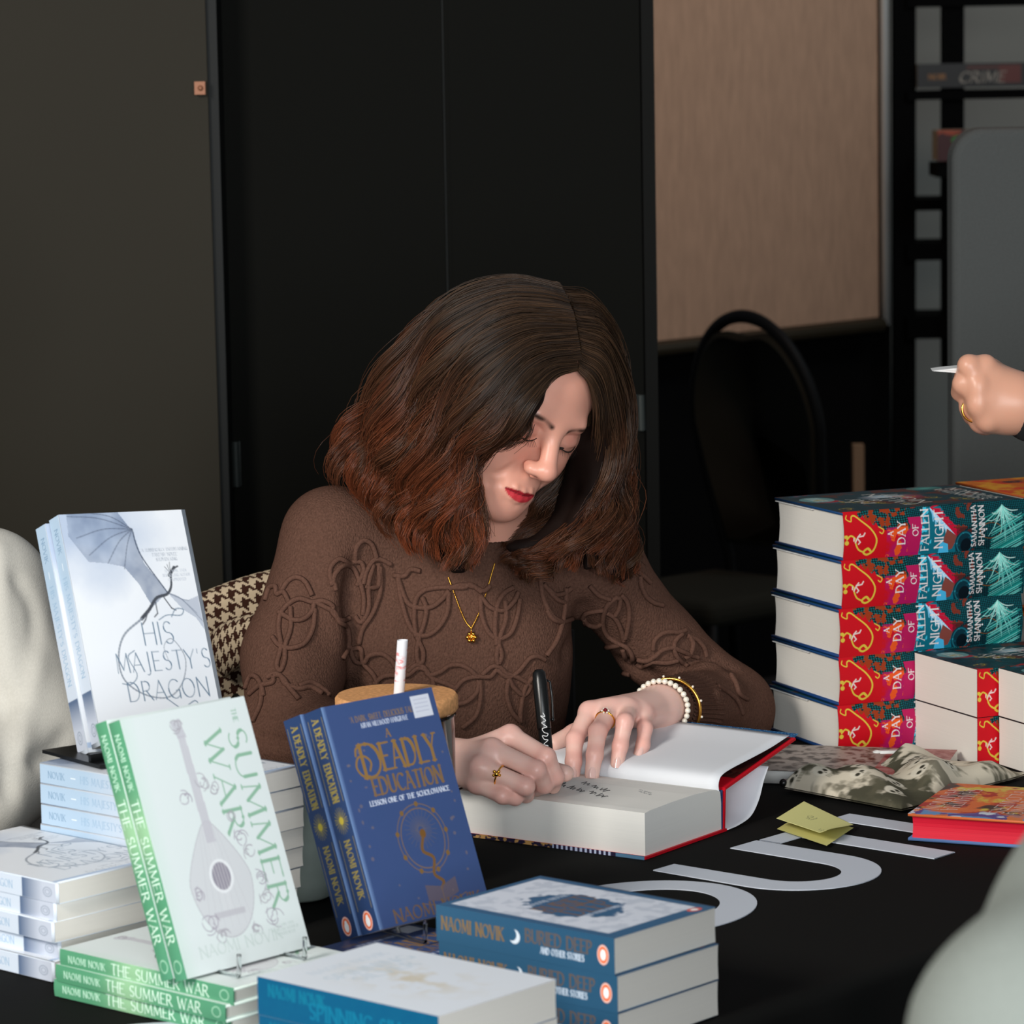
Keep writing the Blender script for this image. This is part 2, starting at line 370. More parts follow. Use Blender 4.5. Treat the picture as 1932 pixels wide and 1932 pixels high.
# olive partition and dark folding doors behind the writer
pL = quad_wall('wall_left', [(-3.2, 5.1, 0), (xz(408, 5.1), 5.1, 0), (xz(394, 5.1) - .0, 5.1, TOPZ), (-3.2, 5.1, TOPZ)], (44, 40, 31), rough=.65, thick=.10, noise=((2, 2, 2), .05), bump=((500, 500, 500), .2, .0005))
b = MB(); b.box((xz(398, 5.1), 5.11, 0), (xz(420, 5.1), 5.20, TOPZ))
o = b.obj('trim_1', mat('door_frame_paint', (16, 18, 17), .5, spec=.2)); o['kind'] = 'structure'
Yd = 5.2; xa, xb, xc = xz(428, Yd), xz(843, Yd), xz(1212, Yd)
for nm, x0, x1 in (('door_1', xa, xb - .0015), ('door_2', xb + .0015, xc)):
    d = MB(); d.box((x0, Yd, .01), (x1, Yd + .045, TOPZ)); d.box((x0 + .002, Yd - .001, .012), (x0 + .006, Yd + .002, TOPZ - .01))
    r = d.obj(nm, mat(nm + '_paint', (8, 8, 5), .65, spec=.08, noise=((4, 4, 1), .06))); r['kind'] = 'structure'
    if nm == 'door_1':
        h = MB(); q = at(443, 833, Yd - .012); q2 = at(446, 918, Yd - .012)
        h.tube([q, q2], .0062, 12); h.box((q[0] - .003, Yd - .010, q2[2]), (q[0] + .007, Yd - .001, q[2]))
        h.obj('hinge', mat('hinge_metal', (52, 56, 54), .4, .6), r)
    else:
        h = MB(); q = at(1209, 745, Yd - .01); q2 = at(1211, 812, Yd - .01); h.tube([q, q2], .006, 12); h.box((q[0] - .007, Yd - .008, q2[2]), (q[0] + .003, Yd - .001, q[2]))
        h.obj('hinge', mat('hinge_metal_2', (60, 64, 62), .4, .6), r)
o = MB().box((xc + .002, Yd - .01, 0), (xc + .02, Yd + .07, TOPZ)).obj('trim_2', mat('door_edge_paint', (10, 10, 8), .6, spec=.1)); o['kind'] = 'structure'
b = MB(); q = at(378, 166, 5.095); b.box((q[0] - .0075, 5.085, q[2] - .009), (q[0] + .0075, 5.10, q[2] + .009)); b.ball((q[0] + .001, 5.084, q[2]), .004, 10)
tag(b.obj('wall_bracket', mat('copper_plate', (150, 98, 70), .5, .2)), 'tiny copper coloured square fixing high on the olive partition', 'fitting')
# back wall and side wall of the room behind
o = quad_wall('wall_back', [(-3.2, 10.4, 0), (5, 10.4, 0), (5, 10.4, TOPZ), (-3.2, 10.4, TOPZ)], (140, 138, 130), rough=.9)
# fabric covered board, receding to the right, dark panelling beneath it
A_, B_ = at(1190, 649, z=.87), at(1658, 598, z=.87); dAB = B_ - A_; A2 = A_ - dAB * .35
C1 = B_ + [0, 0, 2.2]; C0 = A2 + [0, 0, 2.2]
M_fab = mat('board_fabric', (176, 140, 114), .95, noise=((60, 60, 14), .10), bump=((900, 900, 900), .3, .001))
pb = empty('notice_board'); tag(pb, 'large tan fabric covered board with a thin silver edge, hung behind the chair', 'board')
def slab(name, P, m, parent, thick=.03):
    P = np.array(P, float); n = np.cross(P[1] - P[0], P[3] - P[0]); n /= np.linalg.norm(n)
    if n @ (CAMPOS - P[0]) < 0: n = -n
    V = np.vstack([P, P - n * thick]); F = [(0, 1, 2, 3), (7, 6, 5, 4), (0, 4, 5, 1), (1, 5, 6, 2), (2, 6, 7, 3), (3, 7, 4, 0)]
    return mesh_obj(name, V, F, m, parent)
slab('panel', [A2, B_, C1, C0], M_fab, pb, .03)
M_sil = mat('silver_edge', (225, 225, 220), .3, .55)
u = dAB / np.linalg.norm(dAB); nrm = np.array([u[1], -u[0], 0.0]); 
b = MB(); b.tube([B_ + u * .012 + nrm * .012 + [0, 0, -.02], C1 + u * .012 + nrm * .012], .011, 10); b.obj('side_edge', M_sil, pb, True)
b = MB(); b.tube([A2 + nrm * .01 + [0, 0, -.018], B_ + nrm * .01 + [0, 0, -.018]], .017, 8); b.obj('bottom_edge', mat('bronze_edge', (62, 54, 40), .4, .5), pb)
D0, D1 = A2 - nrm * .09, B_ + u * .17 - nrm * .09
slab('wall_right', [(*D0[:2], 0), (*D1[:2], 0), (*D1[:2], TOPZ), (*D0[:2], TOPZ)], mat('dark_panelling', (5, 4, 4), .7, spec=.1, noise=((2, 2, 9), .3)), None, .05)['kind'] = 'structure'
# ---- black steel rack on the right with boxed games or books
rk = empty('book_rack'); tag(rk, 'black metal rack of narrow shelves standing beside the fabric board', 'shelf')
M_rack = mat('black_steel', (3, 3, 3), .7, spec=.05)
Yr = 9.0
def rb(px0, py0, px1, py1, Y, name='bar', d=.05, m=M_rack, parent=rk):
    a = at(px0, py1, Y); c = at(px1, py0, Y)
    return MB().box((a[0], Y, a[2]), (c[0], Y + d, c[2])).obj(name, m, parent)
def post(pxt, pxb, wpx, y0, y1, Y, d=.05):
    a, c = at(pxt, y0, Y), at(pxb, y1, Y); w_ = wpx / FPX * Y; b = MB()
    V = [(a[0], Y, a[2]), (a[0] + w_, Y, a[2]), (c[0] + w_, Y, c[2]), (c[0], Y, c[2])]; V += [(x, y + d, z) for x, y, z in V]
    b.add(V, [(0, 1, 2, 3), (7, 6, 5, 4), (0, 4, 5, 1), (1, 5, 6, 2), (2, 6, 7, 3), (3, 7, 4, 0)]); return b.obj('post', M_rack, rk)
post(1686, 1686, 42, -60, 1150, Yr)
post(1779, 1779, 40, -60, 700, Yr)
for (y0, y1) in ((-20, 13), (168, 189), (372, 398), (455, 492), (592, 640)):
    rb(1712, y0, 1990, y1, Yr - .02, 'shelf', .22)
g1 = Art(46, 12, .25, (18, 16, 14)); g1.rect(33, 1, 42, 10, (84, 26, 16)); g1.rect(20, 1.2, 33, 3, (90, 34, 20), .6); g1.text('CRIME', 26, 7, 5.2, (130, 122, 110), .9, serif=False, slant=.2); g1.text('NOIR', 8, 6.5, 2.4, (130, 84, 30), .5)
def rackbook(art, px0, py0, px1, py1, Y, label, d=.16, rot=0, c=(20, 18, 16)):
    a = at(px0, py1, Y); k = at(px1, py0, Y); W_ = k[0] - a[0]; H_ = k[2] - a[2]
    r = empty('boxed_book', (float(a[0]), Y, float(a[2]) + .001)); tag(r, label, 'book')
    V, F, C_ = art_grid(art, lambda U, V: np.stack([U * 1000 / art.W * W_, np.full(U.shape, -.0015), (1 - V * 1000 / art.H) * H_], -1))
    v2, f2, c2 = boxp((0, 0, 0), (W_, .003, H_), c); V, F, C_ = join_np([(V, F, C_), (v2, f2, c2)])
    mesh_obj('spine', V, F, M_print, r, False, C_); MB().box((.001, .003, .001), (W_ - .001, d, H_ - .001), (150, 140, 120)).obj('page_block', M_plain, r)
rackbook(g1, 1731, 118, 1945, 167, Yr - .03, 'black spine book lettered CRIME lying on the black rack')
g2 = Art(30, 12, .3, (60, 18, 18)); n_ = noise2(g2.nx, g2.ny, 6, 3); g2.mix((n_ > .55) * 1.0, (150, 60, 30)); g2.ell(6, 4, 2.4, 2, (40, 120, 50))
rackbook(g2, 1769, 243, 1990, 305, Yr - .25, 'red and green patterned book mostly hidden behind the grey chair', .12)
post(1840, 1840, 16, 305, 700, Yr - .2, .1)
rb(1769, 305, 1990, 335, Yr - .25, 'shelf', .18)
# pale wall panel seen through the rack is the back wall; a second light board high on it
# ---- stacked banquet chair
M_seat = mat('dark_vinyl', (34, 33, 27), .85, spec=.1); M_fr = mat('chair_frame', (5, 5, 5), .6, spec=.15)
def frame_pts(P, o, ux, uz): return [o + ux * a + uz * c for a, c in P]
def banquet_chair(center, yaw, label):
    r = empty('banquet_chair', center, yaw); tag(r, label, 'chair')
    lean = -.10
    def bk(x, z): return (x, .20 + lean * (z - .45) / .5, z)
    out = []
    for i in range(41):
        t = i / 40 * math.pi; out.append((.205 * math.cos(t), .72 + .215 * math.sin(t)))
    path = [(.20, .02), (.15, .45), (.185, .60)] + out + [(-.185, .60), (-.15, .45), (-.20, .02)]
    b = MB(); b.tube([bk(x, z) for x, z in path], .013, 10); b.obj('back_frame', M_fr, r, True)
    # padded back, an arch outline with thickness and a hand slot at the top
    n = 36; ring = [(.199 * math.cos(i / n * math.pi), .72 + (.206 - .028 * math.exp(-((i - n / 2) / 4.0) ** 2)) * math.sin(i / n * math.pi)) for i in range(n + 1)]
    out = ring + [(-.175, .60), (-.14, .48), (.14, .48), (.175, .60)]
    b = MB(); V = []
    for dy, s in ((-.016, .95), (-.010, 1), (.010, 1), (.016, .95)):
        cx, cz = 0, .68; V += [(cx + (x - cx) * s, bk(0, z)[1] + dy, cz + (z - cz) * s) for x, z in out]
    k = len(out); F = [tuple(range(k)), tuple(range(3 * k, 4 * k))[::-1]]
    for l in range(3):
        for i in range(k): F.append((l * k + i, l * k + (i + 1) % k, (l + 1) * k + (i + 1) % k, (l + 1) * k + i))
    b.add(V, F); b.obj('backrest', M_seat, r, True)
    b = MB(); b.box((-.20, -.22, .37), (.20, .20, .425)); s = b.obj('seat', M_seat, r); md = s.modifiers.new('b', 'BEVEL'); md.width = .025; md.segments = 4
    for sx in (-1, 1):
        MB().tube([(sx * .19, -.2, .38), (sx * .215, -.23, .0)], .011, 8).obj('leg', M_fr, r, True)
    return r
c0 = at(1378, 1180, 7.35); bc = banquet_chair((float(c0[0]) - .03, 7.35, .0), math.radians(-46), 'dark round backed banquet chair below the fabric board')
bc.scale = (.84, .9, 1.065)
bc2 = copy_thing(bc); bc2.location = (float(c0[0]) - .44, 7.6, .0); bc2.rotation_euler = (0, 0, math.radians(-50)); bc2.scale = (.95, 1, .90)
tag(bc2, 'second black chair standing close to the dark doors, half lost in shade', 'chair')
o = MB().box((-.012, -.02, 0), (.012, .02, 1.0)).obj('wooden_strip', mat('light_wood', (120, 92, 66), .6)); q = at(1619, 940, 8.0); o.location = (float(q[0]), 8.0, 0); o.scale = (1, 1, float(at(1619, 838, 8.0)[2]))
tag(o, 'thin upright wooden strip standing in the dark behind the tall book stack', 'post')
# ---- grey high backed chair at the right
q = at(1797, 600, 5.12); x0 = float(q[0]); zt = float(at(1850, 242, 5.12)[2])
r = empty('grey_chair', (x0 + .30, 5.12, 0)); tag(r, 'grey upholstered panel back with rounded corners at the right edge', 'chair')
b = MB(); b.box((-.30, 0, .45), (.30, .07, zt)); s = b.obj('backrest', mat('grey_upholstery', (78, 80, 79), .85, spec=.1, noise=((300, 300, 300), .06)), r)
bm = bmesh.new(); bm.from_mesh(s.data); es = [e for e in bm.edges if abs(e.verts[0].co.x - e.verts[1].co.x) < 1e-5 and abs(e.verts[0].co.z - e.verts[1].co.z) < 1e-5 and e.verts[0].co.z > 1]
bmesh.ops.bevel(bm, geom=es, offset=.045, segments=10, affect='EDGES', profile=.5); bm.to_mesh(s.data); bm.free()
md = s.modifiers.new('b', 'BEVEL'); md.width = .012; md.segments = 4; md.limit_method = 'ANGLE'
b = MB(); b.box((-.30, -.45, .40), (.30, .06, .49)); s = b.obj('seat', s.data.materials[0], r); md = s.modifiers.new('b', 'BEVEL'); md.width = .02; md.segments = 3
for sx in (-.26, .26):
    for sy in (-.4, .03): MB().tube([(sx, sy, .40), (sx, sy, 0)], .015, 8).obj('leg', M_fr, r, True)

# ---------------------------------------------------------------- table
YA = .72; ev = np.array([math.cos(YA), -math.sin(YA), 0]); gv = np.array([math.sin(YA), math.cos(YA), 0]); F0 = np.array([.238, 3.0, 0])
def tb(e, g, z=TZ): p = F0 + ev * e + gv * g; return np.array([p[0], p[1], z])
G0, G1, E0 = -.62, 1.36, -.78
tr = empty('folding_table'); tag(tr, 'long table hidden under the black cloth, its legs under the drape', 'table')
b = MB(); V = [tb(E0 + .01, G0 + .01, TZ - .035), tb(-.01, G0 + .01, TZ - .035), tb(-.01, G1 - .01, TZ - .035), tb(E0 + .01, G1 - .01, TZ - .035)]
V = V + [v + [0, 0, .031] for v in V]; b.add(V, [(0, 3, 2, 1), (4, 5, 6, 7), (0, 1, 5, 4), (1, 2, 6, 5), (2, 3, 7, 6), (3, 0, 4, 7)]); b.obj('tabletop', mat('table_laminate', (120, 110, 100), .5), tr)
for e in (E0 + .08, -.08):
    for g in (G0 + .15, G1 - .15): MB().tube([tb(e, g, TZ - .04), tb(e, g, 0)], .014, 10).obj('leg', M_fr, tr, True)
M_cloth = mat('black_cloth', (21, 21, 20), .88, spec=.08, bump=((700, 700, 700), .2, .0005))
# cloth: top sheet plus draped skirts with soft folds
b = MB(); ne, ng = 40, 100
r_ = .012
def cl(e, g, s, side):
    """s metres down the drape on a side"""
    f = min(1, s / .25); k = .5 - .5 * math.cos(min(1, s / .02) * math.pi / 2 * 1.0)
    a = min(s / r_, math.pi / 2); out = r_ * math.sin(a); dn = r_ * (1 - math.cos(a)) + max(0, s - r_ * math.pi / 2)
    if side in 'EF':
        wv = f * (.012 * math.sin(g * 23 + 1) + .008 * math.sin(g * 51)); p = tb(e + (1 if side == 'F' else -1) * (out + wv * 1), g, TZ - dn)
    else:
        wv = f * (.012 * math.sin(e * 25) + .006 * math.sin(e * 57)); p = tb(e, g + (1 if side == 'R' else -1) * (out + wv), TZ - dn)
    return p
ss = [0, .004, .008, .013, .019, .03, .06, .1, .16, .24, .34, .46, .58, .70]
b.grid([[tb(E0 + (0 - E0) * i / ne, G0 + (G1 - G0) * j / ng, TZ) for j in range(ng + 1)] for i in range(ne + 1)])
b.grid([[cl(0, G0 + (G1 - G0) * j / 200, s, 'F') for j in range(201)] for s in ss])
b.grid([[cl(E0, G0 + (G1 - G0) * j / 200, s, 'E') for j in range(201)] for s in ss[:10]])
b.grid([[cl(E0 + (0 - E0) * j / 90, G0, s, 'L') for j in range(91)] for s in ss])
b.grid([[cl(E0 + (0 - E0) * j / 90, G1, s, 'R') for j in range(91)] for s in ss])
cloth = empty('tablecloth'); tag(cloth, 'black tablecloth with large white capital letters, covering the whole table', 'tablecloth')
b.obj('cloth', M_cloth, cloth, True)
# printed letters, one part each
M_let = mat('white_print', (200, 206, 216), .6, spec=.2)
def letter(name, polys):
    b = MB()
    for L, R_ in polys:                     # ribbon between two outlines
        n = len(L); P = [[at(*p, z=TZ + .0006) for p in L], [at(*p, z=TZ + .0006) for p in R_]]
        V = P[0] + P[1]; F = [(i, n + i, n + i + 1, i + 1) for i in range(n - 1)]
        V2 = [v - [0, 0, .0004] for v in V]; b.add(V + V2, F + [tuple(2 * n + k for k in f[::-1]) for f in F] + [(i, i + 1, 2 * n + i + 1, 2 * n + i) for i in range(n - 1)] + [(n + i, 3 * n + i, 3 * n + i + 1, n + i + 1) for i in range(n - 1)])
    b.obj(name, M_let, cloth)
def k2(P): return [(1130 + x / 2.409, 1350 + y / 2.409) for x, y in P]
def tl(P): return [tb(e, g, TZ + .0012) for e, g in P]
def ribbon(b, L, R_):
    n = len(L); V = list(L) + list(R_); V2 = [v - [0, 0, .0009] for v in V]
    F = [(i, n + i, n + i + 1, i + 1) for i in range(n - 1)]
    b.add(V + V2, F + [tuple(2 * n + k for k in f[::-1]) for f in F] + [(i, i + 1, 2 * n + i + 1, 2 * n + i) for i in range(n - 1)] + [(n + i, 3 * n + i, 3 * n + i + 1, n + i + 1) for i in range(n - 1)])
def stroke(b, P, w, n=2): # straight stroke
    (e0, g0), (e1, g1) = P; d = np.array([e1 - e0, g1 - g0]); L = np.linalg.norm(d); d /= L; q = np.array([-d[1], d[0]]) * w / 2
    ts = np.linspace(0, 1, 8); c = [np.array([e0, g0]) + np.array([e1 - e0, g1 - g0]) * t for t in ts]
    ribbon(b, tl([p + q for p in c]), tl([p - q for p in c]))
def ring(b, ce, cg, re, rg, w):
    th = np.linspace(0, 2 * np.pi, 65); ribbon(b, tl([(ce + re * math.cos(t), cg + rg * math.sin(t)) for t in th]), tl([(ce + (re - w) * math.cos(t), cg + (rg - w) * math.sin(t)) for t in th]))
b = MB(); ring(b, -.297, .155, .098, .117, .035); b.obj('printed_letter', M_let, cloth)          # O
b = MB(); th = np.linspace(-np.pi / 2, np.pi / 2, 33)                                            # U, its foot towards the writer
Lo = [(-.388, .281)] + [(-.275 + .081 * math.cos(t), .364 + .083 * math.sin(t)) for t in th] + [(-.388, .447)]
Li = [(-.388, .314)] + [(-.275 + .046 * math.cos(t), .360 + .044 * math.sin(t)) for t in th] + [(-.388, .404)]
ribbon(b, tl(Lo), tl(Li)); b.obj('printed_letter', M_let, cloth)
b = MB(); stroke(b, [(-.374, .451), (-.374, .565)], .026); stroke(b, [(-.360, .504), (-.198, .504)], .036); b.obj('printed_letter', M_let, cloth)
b = MB(); stroke(b, [(-.388, .590), (-.196, .590)], .034); stroke(b, [(-.388, .72), (-.196, .72)], .034); stroke(b, [(-.295, .607), (-.295, .703)], .026); b.obj('printed_letter', M_let, cloth)
b = MB(); ring(b, -.297, -.485, .098, .112, .035); b.obj('printed_letter', M_let, cloth)
b = MB(); stroke(b, [(-.388, -.28), (-.30, -.21)], .034); stroke(b, [(-.388, -.14), (-.30, -.21)], .034); stroke(b, [(-.30, -.21), (-.196, -.21)], .034)
# ---------------------------------------------------------------- painted covers
def dragon_front():
    A = Art(131, 203, .7, (226, 229, 234)); nx, ny = A.nx, A.ny
    n = noise2(nx, ny, 3, 11, 5); d = np.hypot((A.U - 20) / 90, (A.Vv - 10) / 60)
    A.mix(np.clip(1.15 - d - (n - .5) * .9, 0, 1) * .55, (120, 150, 190))
    A.mix(np.clip(.9 - np.hypot((A.U - 100) / 60, (A.Vv - 130) / 80), 0, 1) * .25, (190, 200, 215))
    # great wing
    wing = [(8, 0), (62, 0), (74, 18), (80, 48), (99, 75), (80, 88), (70, 66), (58, 50), (40, 46), (22, 44), (6, 20)]
    mask = Art(131, 203, .7, (0, 0, 0)); mask.poly(wing, (255, 255, 255)); m = mask.A[..., 0]
    A.mix(m * (.25 + .6 * np.clip(noise2(nx, ny, 5, 5) * 1.6 - .35 + (A.U - 40) / 160, 0, 1)), (84, 104, 136))
    for k, (x, y) in enumerate([(8, 2), (14, 22), (24, 38), (42, 46), (58, 52), (34, 0)]):
        A.line(catmull([(74, 16), ((74 + x) / 2, (16 + y) / 2 - 4), (x, y)], 14), .7, (62, 72, 90), .7)
    A.line(catmull([(74, 16), (78, 40), (99, 76)], 14), 1.3, (70, 82, 102), .9)
    w2 = [(99, 76), (118, 84), (131, 80), (131, 112), (124, 100), (112, 92)]
    mask.A[:] = 0; mask.poly(w2, (255, 255, 255)); A.mix(mask.A[..., 0] * .5, (120, 134, 160))
    for x, y in ((120, 84), (131, 104), (126, 96)): A.line(catmull([(99, 76), (112, 82), (x, y)], 8), .6, (100, 112, 132), .7)
    # body, neck, head, curling tail
    A.line(catmull([(66, 98), (76, 90), (86, 80), (98, 77), (104, 70), (106, 60), (110, 54)], 30), np.linspace(3.4, 1.6, 29), (70, 74, 82))
    A.line([(104, 60), (111, 53)], 3.0, (66, 70, 78)); A.line([(110, 54), (115, 52)], 1.5, (66, 70, 78))
    for x, y in ((101, 52), (104, 50), (107, 48)): A.line([(106, 58), (x, y)], .6, (84, 88, 96))
    for p in ([(74, 92), (70, 99), (66, 103)], [(84, 84), (84, 94), (80, 97)], [(94, 80), (100, 90), (104, 92)]): A.line(p, 1.2, (84, 88, 96))
    A.line(catmull([(66, 98), (44, 112), (34, 132), (36, 152), (54, 166), (78, 170), (96, 158), (104, 136), (94, 118), (84, 124), (86, 138)], 70), np.linspace(2.0, .5, 69), (130, 138, 150), .85)
    ink = (96, 120, 142)
    A.text('HIS', 80, 112, 20, ink, 1.25, cond=1.0, sp=.12, serif=False); A.text('MAJESTY\'S', 80, 137, 17, ink, 1.2, fit=100, serif=False); A.text('DRAGON', 80, 163, 17, ink, 1.2, fit=86, serif=False)
    A.line(catmull([(84, 100), (94, 96), (108, 97), (112, 92), (104, 91), (98, 98)], 20), .8, ink); A.line(catmull([(33, 155), (42, 156), (50, 148), (44, 132), (52, 126)], 20), .8, ink)
    A.line(catmull([(76, 171), (92, 182), (108, 181), (106, 175), (98, 178)], 20), .9, ink)
    for t, y, h in (("'A TERRIFICALLY ENTERTAINING", 36, 2.6), ("FANTASY NOVEL'", 40.5, 2.6), ('-STEPHEN KING', 45, 2.6)): A.text(t, 104, y, h, (158, 166, 178), .45)
    for t, y in (('NEW YORK TIMES', 56), ('BESTSELLING AUTHOR', 60), ('OF UPROOTED', 64)): A.text(t, 112, y, 2.2, (188, 194, 204), .4)
    A.text('A NOVEL OF TEMERAIRE', 82, 186, 2.4, (150, 158, 168), .4); A.text('NAOMI NOVIK', 84, 194.5, 7.5, (120, 126, 136), .6, fit=84, serif=False, slant=.3)
    A.rect(0, 198, 131, 203, (120, 160, 205), .6)
    return A
def dragon_spine(T=17.5):
    A = Art(T, 203, .5, (172, 194, 214)); A.mix(np.clip((A.Vv - 60) / 60, 0, 1) * .7, (212, 218, 228))
    A.rect(0, 158, T, 203, (90, 108, 136)); A.mix(((A.Vv > 158) * np.clip((A.Vv - 160) / 26, 0, 1)) * .8, (206, 212, 224))
    A.text('NOVIK', T / 2, 22, 6, (120, 150, 178), .8, rot=90); A.line([(T / 2, 42), (T / 2, 48)], .8, (235, 240, 245)); A.text("HIS MAJESTY'S DRAGON", T / 2, 100, 6.6, (146, 176, 202), .8, rot=90, fit=90)
    A.ell(T / 2, 192, 4, 5.5, (150, 160, 176), ring=.9); A.ell(T / 2, 192, 2, 3, (150, 160, 176), ring=.7)
    return A
def summer_front():
    W, H = 140, 213
    A = Art(W, H, .7, (221, 229, 228)); A.mix(np.clip(1 - A.U / 16, 0, 1) * .35, (196, 226, 208))
    gr = (142, 184, 158); ink = (168, 164, 172)
    # lettering runs down the cover
    A.text('SUMMER', 121, 100, 20, gr, 3.0, rot=90, fit=150, con=.4); A.text('WAR', 94, 66, 20, gr, 3.0, rot=90, fit=84, con=.4); A.text('THE', 124, 14, 5, gr, .8, rot=90)
    # lute
    body = [(62 + 34 * math.sin(t) * (1 if math.cos(t) > -.99 else 1) * (1 - .55 * max(0, math.cos(t)) ** 1.1), 142 - 48 * math.cos(t)) for t in np.linspace(0, 2 * math.pi, 60)]
    A.poly(body, (206, 206, 210), .75); A.line(body, .6, ink, .8)
    for k in range(-3, 4): A.line([(62 + k * 3, 100), (62 + k * 8, 182)], .4, (188, 186, 192), .7)
    A.poly([(56, 22), (64, 22), (68, 112), (58, 112)], (190, 188, 196), .8)
    A.poly([(52, 10), (62, 8), (66, 24), (56, 24)], (192, 190, 198), .8); A.ornament(58, 14, 7, ink, .8, 3)
    for k in range(5): A.line([(57.5 + k * 1.8, 24), (58 + k * 2.4, 168)], .35, (228, 226, 228), .9)
    A.ell(64, 140, 13, 14, (232, 234, 236)); A.ell(64, 140, 10, 11.5, (150, 146, 158)); 
    for k in range(5): A.line([(57 + k * 3.2, 128), (58.5 + k * 3.2, 152)], .5, (220, 216, 218))
    A.rect(46, 168, 80, 173, (190, 188, 194), .8)
    for i, (x, y, r) in enumerate([(70, 62, 8), (48, 72, 7), (82, 70, 6), (40, 176, 10), (50, 188, 8), (96, 112, 8), (100, 126, 7), (104, 150, 9), (106, 166, 8), (110, 182, 10), (92, 96, 6), (36, 150, 6), (88, 188, 6)]):
        A.ornament(x, y, r, (160, 152, 166) if i % 2 else ink, .8, i, 5, .75)
    A.text('NAOMI NOVIK', 66, 196, 9, (202, 214, 210), 1.2, fit=92); 
    for t, y in (('NEW YORK TIMES', 190), ('BESTSELLING AUTHOR OF', 193.5), ('SPINNING SILVER', 197)): A.text(t, 118, y, 2, (198, 210, 206), .4)
    return A
def summer_spine(T=15):
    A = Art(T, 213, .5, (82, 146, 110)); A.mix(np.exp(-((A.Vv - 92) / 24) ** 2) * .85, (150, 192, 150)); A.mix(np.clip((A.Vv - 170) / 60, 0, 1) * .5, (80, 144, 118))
    A.text('NAOMI NOVIK', T / 2, 34, 5.6, (190, 226, 204), .8, rot=90, fit=46); A.text('THE SUMMER WAR', T / 2, 124, 9, (214, 238, 222), 1.1, rot=90, fit=118); A.ell(T / 2, 202, 4.2, 5, (170, 214, 186), ring=.7)
    return A
GOLD = (146, 112, 62)
def deadly_front():
    A = Art(129, 201, .6, (58, 80, 126)); n = noise2(A.nx, A.ny, 4, 2, 5); A.mix(n * .35, (70, 84, 136))
    A.mix(np.clip(1 - A.U / 5, 0, 1), (120, 150, 196)); 
    A.text("'A DARK, SWEET, DELICIOUS TALE'", 66, 16, 5, (128, 108, 92), .9, fit=76, serif=False); A.text('KIRAN MILLWOOD HARGRAVE', 66, 22.5, 4, (196, 204, 224), .7, fit=54, serif=False)
    A.rect(101, 5, 123, 25, (214, 218, 230)); 
    for k in range(4): A.rect(104, 8 + 3.6 * k, 120, 9.2 + 3.6 * k, (196, 200, 216))
    A.text('A', 66, 33, 7, GOLD, 1.3)
    A.text('EADLY', 84, 53, 24, GOLD, 3.4, fit=64, con=.5, serif=True); A.text('D', 40, 54, 30, GOLD, 3.6, con=.6)
    A.line(catmull([(34, 68), (26, 66), (22, 58), (26, 50), (34, 50), (39, 56), (36, 63)], 30), 2.0, GOLD); A.line(catmull([(32, 40), (26, 42), (24, 48)], 12), 2.0, GOLD)
    A.text('EDUCATION', 74, 78, 15, (130, 102, 70), 2.6, fit=80); A.text('LESSON ONE OF THE SCHOLOMANCE', 72, 92, 4.2, (206, 214, 232), .9, fit=92)
    g = (128, 104, 78); cx, cy = 74, 131
    A.ell(cx, cy, 28, 31, g, .9, ring=.8); A.ell(cx, cy, 24, 27, g, .9, ring=1.0)
    for k in range(48):
        t = k / 48 * 2 * math.pi; r = 18 if k % 2 else 12; A.line([(cx + 3 * math.cos(t), cy - 8 + 3 * math.sin(t)), (cx + r * math.cos(t), cy - 8 + r * math.sin(t))], .35, (118, 106, 96), .8)
    A.ell(cx + 1, cy - 4, 3.4, 4.2, (120, 84, 40)); A.line(catmull([(74, 130), (70, 142), (80, 150), (76, 164), (84, 172), (80, 178)], 24), 3.0, (120, 88, 52))
    for k in range(9):
        t = k / 9 * 2 * math.pi - 1.5; A.ell(cx + 28 * math.cos(t), cy + 31 * math.sin(t), 2.2, 2.4, (128, 98, 56))
    A.poly([(62, 172), (80, 176), (98, 170), (98, 184), (80, 190), (62, 186)], (104, 92, 100), .8); A.line([(80, 176), (80, 190)], .6, g); A.line([(56, 188), (80, 194), (106, 186)], .7, g)
    r = random.Random(4)
    for k in range(46):
        x, y = r.uniform(8, 122), r.uniform(28, 188)
        if abs(x - cx) > 34 or y < 32 or y > 168: A.ell(x, y, .9 + r.random(), .9 + r.random(), (122, 110, 112), .55)
    A.text('NAOMI NOVIK', 70, 193, 11, (116, 92, 72), 1.8, fit=100)
    return A
def deadly_spine(T=25):
    A = Art(T, 201, .5, (38, 60, 100)); g = (150, 134, 70)
    for u in (2.5, T - 2.5): A.line([(u, 8), (u, 84)], .5, g); A.line([(u, 116), (u, 180)], .5, g)
    A.text('A DEADLY', T / 2, 26, 9, g, 1.5, rot=90, fit=36); A.text('EDUCATION', T / 2, 66, 9, g, 1.5, rot=90, fit=34); A.text('NAOMI', T / 2, 130, 8, g, 1.3, rot=90, fit=24); A.text('NOVIK', T / 2, 158, 8, g, 1.3, rot=90, fit=24)
    for k in range(40):
        t = k / 40 * 2 * math.pi; A.line([(T / 2, 100), (T / 2 + 9 * math.cos(t), 100 + (12 if k % 2 else 8) * math.sin(t))], .5, (150, 136, 60), .8)
    A.ell(T / 2, 100, 3, 3.4, (190, 170, 60)); bird_logo(A, T / 2, 190, 8.6)
    return A
